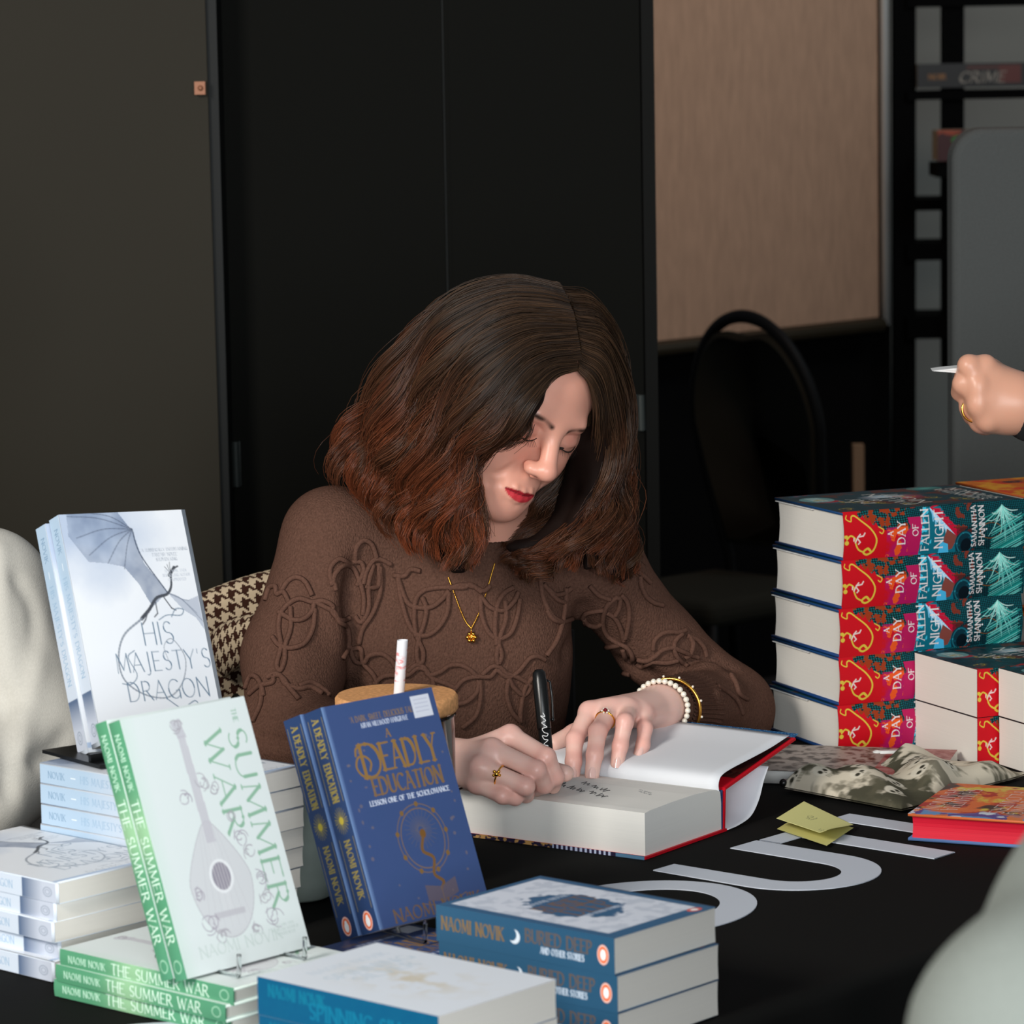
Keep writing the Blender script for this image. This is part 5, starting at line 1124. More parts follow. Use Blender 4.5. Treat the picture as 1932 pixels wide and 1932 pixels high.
P = ringloop(WL - fd * .020 + [.002, -.002, -.002], fd + np.array([.1, 0, -.3]) * .5, .0335, 0, 64); b = MB(); b.tube(P, .0019, 8, closed=True); b.obj('band', M_gold, bg, True)
for i in range(0, 64, 5): q = P[i]; c = P.mean(0); u_ = (q - c) / np.linalg.norm(q - c); MB().ball(tuple(q + u_ * .0026), .0015, 8).obj('pearl', M_pearl, bg, True)

b = MB(); q = hw((.0235, -.0795, -.0168)); b.ball(tuple(q), .0034, 14, sc=(1.4, .6, .45)); par(b.obj('eye', mat('dark_iris', (42, 36, 34), .12), None, True), writer)
# ---------------------------------------------------------------- hair
GL = [
 [(1087, 696, 3.832), (1044, 708, 3.815), (1000, 752, 3.795), (958, 806, 3.80), (908, 838, 3.82), (874, 880, 3.83), (884, 950, 3.82), (902, 1015, 3.81), (890, 1075, 3.80)],
 [(1086, 684, 3.832), (1030, 692, 3.812), (978, 742, 3.79), (928, 796, 3.79), (884, 846, 3.81), (866, 920, 3.82), (876, 1000, 3.81), (872, 1088, 3.80)],
 [(1084, 668, 3.835), (1015, 682, 3.805), (955, 735, 3.79), (905, 800, 3.795), (868, 870, 3.81), (856, 950, 3.82), (858, 1020, 3.815), (852, 1088, 3.80)],
 [(1078, 640, 3.85), (992, 648, 3.81), (922, 700, 3.80), (862, 780, 3.81), (826, 860, 3.825), (812, 940, 3.835), (806, 1010, 3.83), (826, 1070, 3.815)],
 [(1070, 608, 3.87), (972, 602, 3.835), (888, 650, 3.825), (822, 740, 3.835), (780, 830, 3.845), (760, 910, 3.86), (758, 970, 3.86), (782, 1040, 3.845)],
 [(1062, 580, 3.89), (960, 564, 3.875), (862, 604, 3.87), (788, 692, 3.875), (730, 790, 3.885), (700, 870, 3.885), (708, 930, 3.885), (742, 985, 3.875)],
 [(1055, 556, 3.92), (952, 545, 3.925), (852, 584, 3.93), (772, 670, 3.935), (702, 770, 3.935), (656, 850, 3.925), (640, 905, 3.92)],
 [(1045, 548, 3.96), (932, 552, 3.985), (838, 610, 3.99), (758, 720, 3.985), (698, 820, 3.975), (668, 885, 3.965)],
 [(1035, 552, 4.0), (930, 580, 4.03), (850, 680, 4.03), (800, 800, 4.02), (770, 900, 4.0), (780, 960, 3.98)],
]
GR = [
 [(1090, 700, 3.830), (1112, 724, 3.835), (1124, 780, 3.86), (1122, 850, 3.90), (1100, 930, 3.93), (1062, 1000, 3.90), (1012, 1040, 3.87), (960, 1046, 3.865)],
 [(1090, 672, 3.838), (1128, 700, 3.85), (1146, 780, 3.88), (1145, 870, 3.905), (1122, 950, 3.90), (1080, 1020, 3.87), (1040, 1080, 3.86)],
 [(1082, 632, 3.855), (1132, 652, 3.88), (1160, 740, 3.91), (1160, 850, 3.925), (1152, 945, 3.91), (1136, 1020, 3.885), (1110, 1085, 3.87)],
 [(1070, 592, 3.885), (1124, 604, 3.91), (1160, 682, 3.945), (1170, 790, 3.955), (1168, 890, 3.955), (1176, 990, 3.93), (1162, 1095, 3.91)],
 [(1056, 554, 3.925), (1108, 568, 3.96), (1152, 648, 3.99), (1166, 770, 3.99), (1160, 890, 3.98), (1172, 975, 3.96), (1182, 1065, 3.94), (1178, 1105, 3.93)],
 [(1045, 560, 3.99), (1090, 620, 4.02), (1110, 740, 4.03), (1105, 860, 4.01), (1095, 950, 3.98), (1080, 1020, 3.95), (1090, 1075, 3.93)],
]
NR = 30
def prep(GG): return np.array([catmull([at(*p) for p in L], NR) for L in GG])
PL, PR = prep(GL), prep(GR)
hc = hw((0, .01, .03))
HB = BVHTree.FromPolygons(parts_[0][0].tolist(), parts_[0][1].tolist())
def outside(P, k=1.0, lay=0.0):
    """keep hair points outside the skull"""
    L = ((P - HP) @ HR) / HS; c = np.array([0, .014, .038]); rr = np.array([.0775, .0965, .0775]) * k; q = (L - c) / rr; n = np.linalg.norm(q, axis=-1, keepdims=True)
    up = L[..., 2:3] > -.01; m = (n < 1 + lay) & up & (L[..., 1:2] > -.105); L2 = c + q / n * (1 + lay) * rr; L = np.where(m, L2, L); return HP + HS * (L @ HR.T)
PL, PR = outside(PL, 1.01), outside(PR, 1.01)
# solid dark core that keeps the scalp covered
v = Vol([-.28, 3.74, .92], [.20, 4.10, 1.34], .0042)
for PG, q in ((PL, (.0, .0)), (PR, (0, 0))):
    for L in PG:
        for i in range(7, NR - 1, 1):
            a, b_ = L[i], L[i + 1]
            sh = np.clip(1 - i / 9, 0, 1); k = .010 + .010 * min(1, i / 8)
            inn = lambda p: p + (hc - p) / np.linalg.norm(hc - p) * .011 * (1 if i < 16 else .4) + np.array([0, .010, 0]) * (1 if i >= 8 else .3)
            kk = min(k, .0165) * (1 - .72 * np.clip((i - 15) / 11, 0, 1)); v.cone(inn(a) + np.array([0, .014, .0]) * np.clip((i - 12) / 10, 0, 1), inn(b_) + np.array([0, .014, .0]) * np.clip((i - 12) / 10, 0, 1), kk, kk, .010)
v.frame(HR, HP); v.ell(np.array((0, .0150, .0385)) * HS, np.array((.0752, .0935, .0752)) * HS, .004); v.frame()
v.cone(at(820, 900, 4.0), at(830, 1000, 3.95), .045, .03, .02); v.cone(at(1100, 860, 4.0), at(1090, 1000, 3.95), .03, .025, .02)
# keep the face and the parting open
v.frame(HR, HP)
v.ell(np.array((.004, -.070, .005)) * HS, np.array((.0575, .042, .068)) * HS, .004, 's'); v.ell(np.array((0, -.066, -.060)) * HS, np.array((.050, .050, .062)) * HS, .006, 's'); v.frame()
pp_ = [np.array(ray(x, y, HB)[0]) for x, y in ((1062, 575), (1070, 595), (1078, 625), (1084, 655), (1089, 685), (1092, 708))]
for a_, b_ in zip(pp_[:-1], pp_[1:]): v.cone(a_, b_, .0036, .0036, .002, 's')
V, F = v.mesh(); V = relax(V, F, 3)
M_core = mat('hair_core', (24, 13, 9), .7, spec=.15)
par(mesh_obj('hair_underlayer', V, F, M_core, None, True), writer)
def strands(PG, n, seed, spread=.0075, wave=.0070, out=0.0, ncl=90, lock=.0030, loose=.22, lo=0.0):
    r = np.random.RandomState(seed); m = len(PG); N = NR
    cl = r.rand(ncl, 8); cn = r.normal(0, 1, (ncl, 3)); k = r.randint(0, ncl, n); free = r.rand(n) < loose
    ct = lo + (np.arange(ncl) + cl[:, 0]) / ncl * (m - 1 - lo)
    t = np.clip(ct[k] + np.where(free, r.normal(0, .30, n), r.normal(0, .05, n)), lo, m - 1.001); i = t.astype(int); f = (t - i)[:, None, None]
    P = PG[i] * (1 - f) + PG[i + 1] * f
    s = np.linspace(0, 1, N)[None, :]; T = np.gradient(P, axis=1); T /= np.linalg.norm(T, axis=2, keepdims=True)
    O = P - hc; O -= T * (O * T).sum(2, keepdims=True); O /= np.linalg.norm(O, axis=2, keepdims=True) + 1e-9; B = np.cross(T, O)
    g = np.clip(s * 2.2, 0, 1); edge = np.clip(t - lo, 0, 1)[:, None]
    rad = (lock * (.55 + .9 * cl[k, 7]))[:, None] * (.35 + .65 * np.clip(s * 3, 0, 1)) * (1 - .45 * np.clip((s - .8) * 5, 0, 1)) * np.where(free, 2.0, 1.0)[:, None]
    a = r.rand(n)[:, None] * 6.283; q = np.sqrt(r.rand(n))[:, None]
    cph = (ct * 2.6 + cl[:, 1] * 1.7)[k][:, None]; fq = (2.7 + .5 * np.sin(ct * 1.7) + .5 * cl[:, 2])[k][:, None]; am = np.clip((s - .16) * 1.8, 0, 1) * (.75 + .9 * cl[k, 3])[:, None] * (.5 + .5 * edge)
    ph = cph + r.normal(0, .18, n)[:, None]; ph = ph + np.where(free, 1.5, 0)[:, None] * (r.rand(n)[:, None] - .5)
    d1 = rad * q * np.cos(a) + cn[k, 0][:, None] * spread * .5 * g * edge + wave * am * np.sin(2 * math.pi * fq * s ** 1.15 + ph) * 1.6
    d2 = rad * q * np.sin(a) + cn[k, 1][:, None] * spread * .35 * g + wave * am * np.cos(2 * math.pi * fq * s ** 1.15 + ph) * .9 + out * (1 - .3 * s) + (cl[k, 4][:, None] - .5) * .010 * g
    P = P + B * d1[..., None] + O * d2[..., None]
    fl = (r.rand(n) < .05)[:, None]; P = P + (O * (.009 * s ** 2 * r.rand(n)[:, None])[..., None] + B * (r.normal(0, .012, n)[:, None] * s ** 2)[..., None]) * fl[..., None]
    cut = (1 - .22 * cl[k, 6] - .10 * r.rand(n) ** 2)
    si = (s * cut[:, None]) * (N - 1); a = np.minimum(si.astype(int), N - 2); q = (si - a)[..., None]; ar = np.arange(n)[:, None]
    return outside(P[ar, a] * (1 - q) + P[ar, a + 1] * q, 1.0, .012 * cl[k, 5][:, None, None]), k, cl
def hair_mesh(sets, name):
    VV, FF, CC = [], [], []; base = 0
    for P, k, cl, side in sets:
        n, N, _ = P.shape; T = np.gradient(P, axis=1); T /= np.linalg.norm(T, axis=2, keepdims=True) + 1e-9
        A = np.cross(T, np.array([0, -1., .2])); A /= np.linalg.norm(A, axis=2, keepdims=True) + 1e-9; B = np.cross(T, A)
        r = (.00046 * (1 - .55 * np.linspace(0, 1, N) ** 3))[None, :, None]
        ring = np.stack([P + r * (A * math.cos(t) + B * math.sin(t)) for t in (0, 2.094, 4.189)], 2)      # n,N,3,3
        I = np.arange(n * N * 3).reshape(n, N, 3); f = [np.stack([I[:, :-1, j], I[:, :-1, (j + 1) % 3], I[:, 1:, (j + 1) % 3], I[:, 1:, j]], -1).reshape(-1, 4) for j in range(3)]
        s = np.linspace(0, 1, N)[None, :, None]; rr = np.random.RandomState(5).rand(n)[:, None, None]; ck = cl[k, 5][:, None, None]
        warm = np.clip((s - .34) * 1.5, 0, 1) * (.15 + .95 * ck) * side; base_c = lin((40, 29, 21)); red = lin((124, 62, 36)); br = lin((104, 76, 54))
        mx_ = np.clip(rr * rr * .50 + .28 * (cl[k, 3][:, None, None] - .35), 0, 1); c = base_c * (1 - mx_) + br * mx_; c = c * (1 - np.clip(warm, 0, 1)) + red * np.clip(warm, 0, 1) * (.6 + .8 * rr)
        c = np.repeat(np.broadcast_to(c, (n, N, 3))[:, :, None, :], 3, 2)
        VV.append(ring.reshape(-1, 3)); CC.append(c.reshape(-1, 3)); FF.append(np.concatenate(f) + base); base += n * N * 3
    m = mat('hair', vc=True, rough=.34, spec=.38)
    o = mesh_obj(name, np.concatenate(VV), np.concatenate(FF), m, None, True, np.concatenate(CC)); return par(o, writer)
a1 = strands(PL, 8200, 1, out=.002, ncl=120); a2 = strands(PR, 5000, 2, spread=.0065, wave=.0050, out=.003, ncl=70)
a3 = strands(PL, 2600, 3, spread=.012, wave=.0085, out=.010, ncl=44, lock=.0036, loose=.1, lo=1.3)
a4 = strands(PR, 1300, 4, spread=.009, wave=.0075, out=.007, ncl=24, lock=.0034, loose=.1, lo=1.0)
PI = outside(np.array([catmull([at(*p) for p in L], NR) for L in ([(1092, 770, 3.91), (1090, 850, 3.95), (1052, 900, 3.965), (1016, 945, 3.965), (985, 985, 3.945), (958, 1022, 3.92), (936, 1058, 3.90)],
 [(1095, 740, 3.87), (1120, 860, 3.92), (1100, 930, 3.95), (1065, 985, 3.93), (1020, 1025, 3.90), (985, 1055, 3.885), (960, 1075, 3.88)], [(1095, 740, 3.88), (1128, 850, 3.92), (1112, 935, 3.94), (1090, 1000, 3.92), (1050, 1050, 3.89), (1020, 1085, 3.875), (1000, 1100, 3.87)])]), 1.0)
a5 = strands(PI, 2200, 6, spread=.005, wave=.0045, ncl=34, lock=.0032)
PW = PL[:2].copy(); PW[0] += (np.linspace(0, 1, NR) ** .8 * np.sin(np.linspace(0, 3.14, NR)) * .024)[:, None] * np.array([1., -.2, -.3])
a6 = strands(PW, 420, 8, spread=.004, wave=.003, ncl=22, lock=.0022, loose=.5)
def onface(L): return [at(x, y, (lambda h: h[1] - .0045 if h is not None else 3.80)(ray(x, y, HB)[0])) for x, y in L]
k2_ = lambda P: [(813 + x / 5.367, 660 + y / 5.367) for x, y in P]
PWF = np.array([catmull(onface(catmull(k2_(P), 12)), NR) for P in ([(1330, 210), (1200, 300), (1130, 480), (1060, 600), (1030, 690), (980, 830), (900, 915), (780, 985), (640, 1000)], [(1250, 220), (1120, 320), (1050, 500), (960, 690), (870, 830), (740, 930), (560, 985), (440, 990)], [(1200, 230), (1060, 340), (980, 480), (880, 640), (760, 780), (600, 890), (470, 950), (400, 960)])])
a7 = strands(PWF, 230, 9, spread=.003, wave=.0016, ncl=26, lock=.0022, loose=.4)
hair_mesh([(*a7, .5), (*a5, .4), (*a6, .8), (*a1, 1.0), (*a2, .55), (*a3, 1.0), (*a4, .6)], 'hair')
# ---------------------------------------------------------------- the open book
ob = empty('open_book'); tag(ob, 'large open hardback with thick white page block, red boards, being signed', 'book')
ya = .61; eo = np.array([math.cos(ya), -math.sin(ya), 0]); go = np.array([math.sin(ya), math.cos(ya), 0]); NO = np.array([.126, 3.520, 0]); LO, WO = .225, .150; zt = .0475
def bo(x, g, z): p = NO - eo * x + go * g; return np.array([p[0], p[1], TZ + z])
def sweep(prof, x0, x1, n=2, th=0, c=None, b=None, flip=False):
    """profile in (g,z) swept along the book's length"""
    b = b or MB(); xs = np.linspace(x0, x1, n); b.grid([[bo(x, g, z) for g, z in prof] for x in xs], c); return b
# page block: rounded near the spine, slightly domed on top
top = [(0, zt - .001), (.01, zt), (.05, zt + .001), (.09, zt + .001), (.12, zt - .0005), (.135, zt - .002), (.1425, zt - .005)]
prof = [(0, .003)] + top + [(.1440, .03), (.1440, .003)]
b = MB(); sweep(prof, 0, LO, 24, b=b)
for x in (0, LO): n0 = len(prof); b.add([bo(x, g, z) for g, z in prof], [tuple(range(n0)) if x == 0 else tuple(range(n0))[::-1]])
b.obj('page_block', mat('open_pages', (230, 228, 222), .85, spec=.1, noise=((5, 5, 1600), .015), bump=((4, 4, 1800), .1, .0002)), ob)
# endpaper leaf lifting off the board
leaf = catmull([(.1425, zt - .006), (.1412, zt + .003), (.147, zt + .0105), (.166, zt + .0145), (.205, zt + .0185), (.245, zt + .023), (.284, zt + .0295)], 30)
b = MB(); b.grid([[bo(x, g, z + .0015 * math.sin((x / LO) * 3.1) * ((g - .14) / .14)) for g, z in leaf] for x in np.linspace(0.001, LO, 16)]); o = b.obj('endpaper', mat('endpaper', (220, 222, 226), .75, spec=.15), ob, True)
sd = o.modifiers.new('t', 'SOLIDIFY'); sd.thickness = .0004
# boards and spine: red outside, patterned inside near the top
def slab_prof(P0, P1, t, x0, x1, c, b):
    d = np.array(P1) - np.array(P0); d /= np.linalg.norm(d); q = np.array([-d[1], d[0]]) * t
    pr = [P0, P1, (P1[0] + q[0], P1[1] + q[1]), (P0[0] + q[0], P0[1] + q[1])]
    V = [bo(x, g, z) for x in (x0, x1) for g, z in pr]; b.add(V, [(0, 1, 2, 3), (7, 6, 5, 4), (0, 4, 5, 1), (1, 5, 6, 2), (2, 6, 7, 3), (3, 7, 4, 0)], c)
red = (196, 16, 34)
b = MB(); slab_prof((-.004, 0.0005), (.150, 0.0005), .0026, -.003, LO + .003, red, b); b.obj('back_board', M_gloss, ob)
b = MB(); slab_prof((.1455, .002), (.1480, zt - .002), -.0026, -.002, LO + .002, red, b); slab_prof((.1442, .003), (.1450, zt - .004), -.0008, -.001, LO, (36, 58, 96), b); b.obj('spine', M_gloss, ob)
b = MB(); slab_prof((.148, zt - .004), (.290, zt + .024), .0026, -.003, LO + .003, red, b); b.obj('front_board', M_gloss, ob)
fl_ = Art(120, 220, 1.0, (46, 14, 16)); n = noise2(fl_.nx, fl_.ny, 6, 77, 4); fl_.mix(np.clip((n - .55) * 8, 0, 1) * .6, (90, 34, 26))
for k in range(16): fl_.ornament(10 + (k * 31) % 100, 10 + (k * 47) % 200, 14, (90, 50, 40), .8, k, 4, .6)
V, F, C_ = art_grid(fl_, lambda U, Vv: np.stack([*(lambda g, x, z: ((NO[0] - eo[0] * x + go[0] * g), (NO[1] - eo[1] * x + go[1] * g), TZ + z))(.172 + U * .95, Vv + .001, zt - .004 + (.024 + U * .95) * .197 + .0032)], -1))
mesh_obj('jacket_flap', V, F, M_gloss, ob, False, C_)
bl = Art(14, 228, .8, (24, 84, 130)); n = noise2(bl.nx, bl.ny, 30, 7, 3); bl.mix(np.clip((n - .5) * 8, 0, 1), (40, 30, 70)); bl.mix(np.clip((n - .62) * 8, 0, 1), (120, 170, 200))
V, F, C_ = art_grid(bl, lambda U, Vv: np.stack([*(lambda g, x, z: ((NO[0] - eo[0] * x + go[0] * g), (NO[1] - eo[1] * x + go[1] * g), TZ + z))(.287 + U, Vv, zt + .0245 + U * .30)], -1))
mesh_obj('jacket_edge', V, F, M_gloss, ob, False, C_)
jk = catmull([(.232, zt + .006), (.222, .040), (.212, .022), (.196, .008), (.172, .003), (.150, .002)], 24)
b = MB(); b.grid([[bo(x, g, z) for g, z in jk] for x in np.linspace(-.004, LO, 8)]); o = b.obj('dust_jacket', mat('jacket_inside', (222, 224, 230), .5), ob, True); sd = o.modifiers.new('t', 'SOLIDIFY'); sd.thickness = .0004
gl_ = Art(230, 4, .8, (40, 34, 60)); n = noise2(gl_.nx, gl_.ny, 60, 9, 2); gl_.mix(np.clip((n - .5) * 9, 0, 1) * (gl_.U > 110), (196, 150, 90)); gl_.mix(np.clip(np.sin(gl_.U * 1.1) * 3, 0, 1) * (gl_.U < 110) * (gl_.U > 40), (190, 200, 225)); gl_.rect(0, 0, 34, 4, (90, 130, 160))
V, F, C_ = art_grid(gl_, lambda U, Vv: np.stack([*(lambda x, z: (NO[0] - eo[0] * (x - .002) + go[0] * -.0045, NO[1] - eo[1] * (x - .002) + go[1] * -.0045, TZ + z))(U, .004 - Vv)], -1))
mesh_obj('jacket_front_edge', V, F, M_gloss, ob, False, C_)
# handwriting and printed lines on the page
ink = MB(); r = random.Random(9)
def scrib(x0, g0, L, h, n, wd, ang=0):
    P = []
    for i in range(n * 4):
        q = i / (n * 4 - 1); x = x0 - L * q; g = g0 + h * (math.sin(i * 1.9 + r.random()) * .5) * (1.4 if r.random() < .2 else .8) + ang * q
        P.append(bo(x, g, zt + .0014))
    for s in range(0, len(P) - 4, 9): ink.tube(P[s:s + 8], wd, 4)
scrib(.104, .046, -.066, .013, 10, .00030, .034); scrib(.084, .060, -.050, .012, 7, .00028, .030); scrib(.070, .036, -.036, .011, 5, .00028, .020)
ink.obj('handwriting', mat('ink', (24, 24, 30), .6), ob)
ink = MB(); scrib(.040, .075, -.022, .004, 7, .00018, .010); scrib(.036, .068, -.022, .004, 7, .00018, .010); ink.obj('printed_lines', mat('grey_ink', (150, 150, 150), .7), ob)
# ---------------------------------------------------------------- pen
pt = at(1039, 1498, z=TZ + zt + .002); pp = at(1016, 1262, float(pt[1]) + .03)
pen = empty('marker_pen', tuple(pt)); tag(pen, 'black felt tip pen with white script on its barrel, held upright over the page', 'pen')
ax = Vector(pp - pt); Ln = ax.length; Rm = ax.to_track_quat('Z', 'Y').to_matrix().to_4x4(); r0 = .0068
def pn(prof, name, m): 
    o = MB().lathe(prof, 28, M=Rm).obj(name, m, pen, True); return o
pn([(.0008, 0), (.0010, .003), (.0016, .004), (.0018, .007)], 'nib', mat('nib', (40, 40, 38), .4)); pn([(.0022, .007), (.0048, .018), (r0, .030), (r0, Ln * .52)], 'barrel', M_black)
pn([(r0 * 1.04, Ln * .52), (r0 * 1.06, Ln * .53), (r0 * 1.1, Ln - .012), (r0 * 1.02, Ln - .010), (r0 * .98, Ln - .004), (r0 * .6, Ln - .0008), (.0004, Ln)], 'cap', M_black)
side = Rm @ Vector((1, 0, 0)); sgn = 1 if side.x > 0 else -1
b = MB(); b.tube([np.array(Rm @ Vector((sgn * (r0 * 1.1 + d), 0, z))) for z, d in ((Ln - .012, .0), (Ln - .014, .0035), (Ln - .03, .004), (Ln * .60, .003), (Ln * .585, .002))], .0012, 8); b.ball(tuple(Rm @ Vector((sgn * (r0 * 1.1 + .0025), 0, Ln * .59))), .0022, 8); b.obj('clip', M_black, pen, True)
b = MB(); th0 = None; d = Rm.inverted() @ Vector((0, -1, .2)); a0 = math.atan2(d.y, d.x)
def onb(u, z): return np.array(Rm @ Vector(((r0 + .0004) * math.cos(a0 + u / r0), (r0 + .0004) * math.sin(a0 + u / r0), z)))
z0 = Ln * .30
sc = [(0, .044), (.0015, .040), (-.0025, .041), (.002, .036), (-.002, .034), (.001, .031), (.0025, .029), (-.002, .028), (-.0005, .024), (.003, .0225), (.0015, .020), (-.0025, .021), (-.001, .017), (.0025, .016), (-.002, .012), (.002, .010), (-.003, .007), (.0015, .004)]
b.tube([onb(u, z0 + z) for u, z in catmull(sc, 90)], .00042, 5); b.obj('white_script', mat('white_ink', (230, 230, 230), .5), pen)
# ---------------------------------------------------------------- glass with cork lid and straw
gc = at(748, 1309, 3.42); gl = empty('glass_jar', (float(gc[0]), 3.42, TZ)); tag(gl, 'clear drinking glass with a wide cork lid and straw, behind the blue books', 'glass')
zl = float(gc[2]) - TZ; Rg = .0535
M_glass = mat('glass', (245, 250, 250), .02, trans=1, ior=1.45); M_cork = mat('cork', (214, 156, 104), .85, noise=((260, 260, 260), .22), bump=((300, 300, 300), .3, .0006), spec=.15)
prof = [(Rg - .006, .0015), (Rg, .008), (Rg + .0015, zl * .5), (Rg + .002, zl - .022), (Rg + .0035, zl - .020), (Rg + .002, zl - .018), (Rg - .001, zl - .020), (Rg - .0015, zl * .5), (Rg - .003, .012), (Rg - .012, .008)]
MB().lathe(prof, 64).obj('glass', M_glass, gl, True)
lid = MB().lathe([(Rg - .008, zl - .052), (Rg - .005, zl - .018), (Rg + .0035, zl - .017), (Rg + .0055, zl - .014), (Rg + .0055, zl - .003), (Rg + .003, zl)], 64).obj('cork_lid', M_cork, gl, True)
for p_ in lid.data.polygons: p_.use_smooth = len(p_.vertices) == 4
sw = [(.002, .05), (.0, zl + .05)]
A_ = Art(16, 60, .8, (232, 232, 236)); n = noise2(A_.nx, A_.ny, 5, 4, 3); A_.mix(np.clip((n - .5) * 7, 0, 1) * (A_.Vv > 8) * (A_.Vv < 40), (226, 150, 150))
V, F, C_ = art_grid(A_, lambda U, Vv: np.stack([.0052 * np.cos(U / .016 * 6.2832) + .006 - Vv * .09 + .001, .0052 * np.sin(U / .016 * 6.2832) + 0 * Vv, zl + .052 - Vv * 1.0], -1))
so = mesh_obj('straw', V, F, M_print, gl, True, C_); sd = so.modifiers.new('t', 'SOLIDIFY'); sd.thickness = .0006
# ---------------------------------------------------------------- mug behind the stacks
mc = at(566, 1694, z=TZ); mg = empty('mug', (float(mc[0]), float(mc[1]), TZ + .001)); tag(mg, 'pale grey green stoneware mug with a white handle between the book displays', 'mug')
M_mug = mat('stoneware', (166, 178, 170), .35, noise=((14, 14, 30), .12)); M_mw = mat('white_glaze', (232, 232, 228), .25)
MB().lathe([(.026, 0), (.033, .004), (.037, .02), (.038, .05), (.036, .085), (.0365, .11), (.0335, .11), (.033, .06), (.030, .010), (.004, .008)], 48).obj('cup', M_mug, mg, True)
hp = [(.034 + .0 + .020 * math.sin(t) , -.012, .085 - .034 * math.cos(t)) for t in np.linspace(0, math.pi, 18)]; MB().tube(hp, .0075, 12).obj('handle', M_mw, mg, True)
# ---------------------------------------------------------------- sticky note
A_ = Art(76, 76, 1.0, (226, 222, 150)); r = random.Random(2)
for k in range(3): A_.line(catmull([(30 + i * 2.5, 28 + k * 4 + r.uniform(-1.6, 1.6)) for i in range(7)], 20), .7, (90, 96, 80), .8)
for k in range(2): A_.line(catmull([(60 + i * 2, 60 + k * 4 + r.uniform(-1.4, 1.4)) for i in range(5)], 14), .6, (90, 96, 80), .6)
nA, nB, nD = at(1465, 1547, z=TZ + .012), at(1517, 1529, z=TZ + .004), at(1566, 1591, z=TZ + .001)
e1 = (nB - nA); e2 = (nD - nA) * 1.0
def note(U, Vv):
    u, v_ = U / .076, Vv / .076; lift = .020 * np.clip(v_ - .86, 0, 1) ** 1.3 * 6 * np.clip(u * 1.2, 0, 1) * .5 + .004 * (1 - v_) * (1 - u) * 2
    p = nB[None, None] + (tb(-.437, .595)[None, None] * 0) + u[..., None] * (nA - nB) * 1.0 + v_[..., None] * (tb(-.350, .562, TZ + .004) - tb(-.437, .595, TZ + .004))[None, None]; p = p.copy(); p[..., 2] += lift + .0015; return p
V, F, C_ = art_grid(A_, note); nt_ = mesh_obj('sticky_note', V, F, mat('note_paper', vc=True, rough=.8, spec=.1), None, True, C_); tag(nt_, 'yellow sticky note with a pencil scribble curling up from the tablecloth letters', 'note')
sd = nt_.modifiers.new('t', 'SOLIDIFY'); sd.thickness = .0003
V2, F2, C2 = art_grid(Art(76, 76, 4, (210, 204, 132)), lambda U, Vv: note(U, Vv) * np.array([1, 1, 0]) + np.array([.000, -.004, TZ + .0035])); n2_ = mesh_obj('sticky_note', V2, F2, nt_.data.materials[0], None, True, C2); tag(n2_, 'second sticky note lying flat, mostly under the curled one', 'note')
# ---------------------------------------------------------------- patterned pouch
pk = Art(230, 120, .9, (206, 196, 176)); n = noise2(pk.nx, pk.ny, 8, 61, 5); n2 = noise2(pk.nx, pk.ny, 14, 62, 4)
pk.mix(np.clip((n - .5) * 14, 0, 1), (78, 76, 62)); pk.mix(np.clip((n2 - .58) * 9, 0, 1) * .8, (92, 88, 72))
for k in range(24):
    x, y = (k * 53) % 220 + 6, (k * 37) % 108 + 6; s_ = 8 + k % 4; pk.ell(x, y, s_, s_ * .85, (214, 206, 188), .9)
    for dx in (-1, 1): pk.ell(x + dx * s_ * .4, y + 1, s_ * .27, s_ * .25, (56, 54, 44)); 
    pk.poly([(x, y + s_ * .25), (x - s_ * .14, y + s_ * .6), (x + s_ * .14, y + s_ * .6)], (60, 58, 48)); pk.rect(x - s_ * .45, y + s_ * .75, x + s_ * .45, y + s_ * 1.15, (200, 192, 172), .9)
    for q in range(5): pk.line([(x - s_ * .4 + q * s_ * .2, y + s_ * .75), (x - s_ * .4 + q * s_ * .2, y + s_ * 1.15)], .6, (80, 76, 62))
pa, pb_, pc, pd = at(1478, 1484, z=TZ + .006), at(1700, 1530, z=TZ + .004), at(1932, 1452, z=TZ + .010), at(1700, 1405, z=TZ + .030)
def pouch(U, Vv, sgn):
    u, v_ = U / .23, Vv / .12; 
    p = ((1 - u) * (1 - v_))[..., None] * pa + (u * (1 - v_))[..., None] * pd + (u * v_)[..., None] * pc + ((1 - u) * v_)[..., None] * pb_
    p[..., 2] = TZ + .004 + sgn * 0; edge = np.clip(np.minimum(np.minimum(u, 1 - u), np.minimum(v_, 1 - v_)) * 7, 0, 1) ** .5
    p[..., 2] += (edge * (.018 + .010 * np.sin(u * 7 + 1) * np.sin(v_ * 5 + .5) + .006 * np.sin(u * 15 + v_ * 9)) + .002) if sgn > 0 else 0; p[..., 2] += .0
    p[..., 0] += .004 * np.sin(u * 9) * 1; return p
V, F, C_ = art_grid(pk, lambda U, Vv: pouch(U, Vv, 1)); V2, F2, C2 = art_grid(pk, lambda U, Vv: pouch(U, Vv, -1)); po = empty('fabric_pouch'); tag(po, 'soft cloth pouch printed with grey skulls lying beside the red edged book', 'pouch')
VV, FF, CC = join_np([(V, F, C_), (V2, F2[:, ::-1], C2)]); mesh_obj('pouch_cloth', VV, FF, mat('pouch_cloth', vc=True, rough=.9, spec=.1, bump=((900, 900, 900), .3, .0004)), po, True, CC)
MB().ball(tuple(pa + [.0, 0, .004]), .0045, 10).obj('zip_end', M_black, po, True)
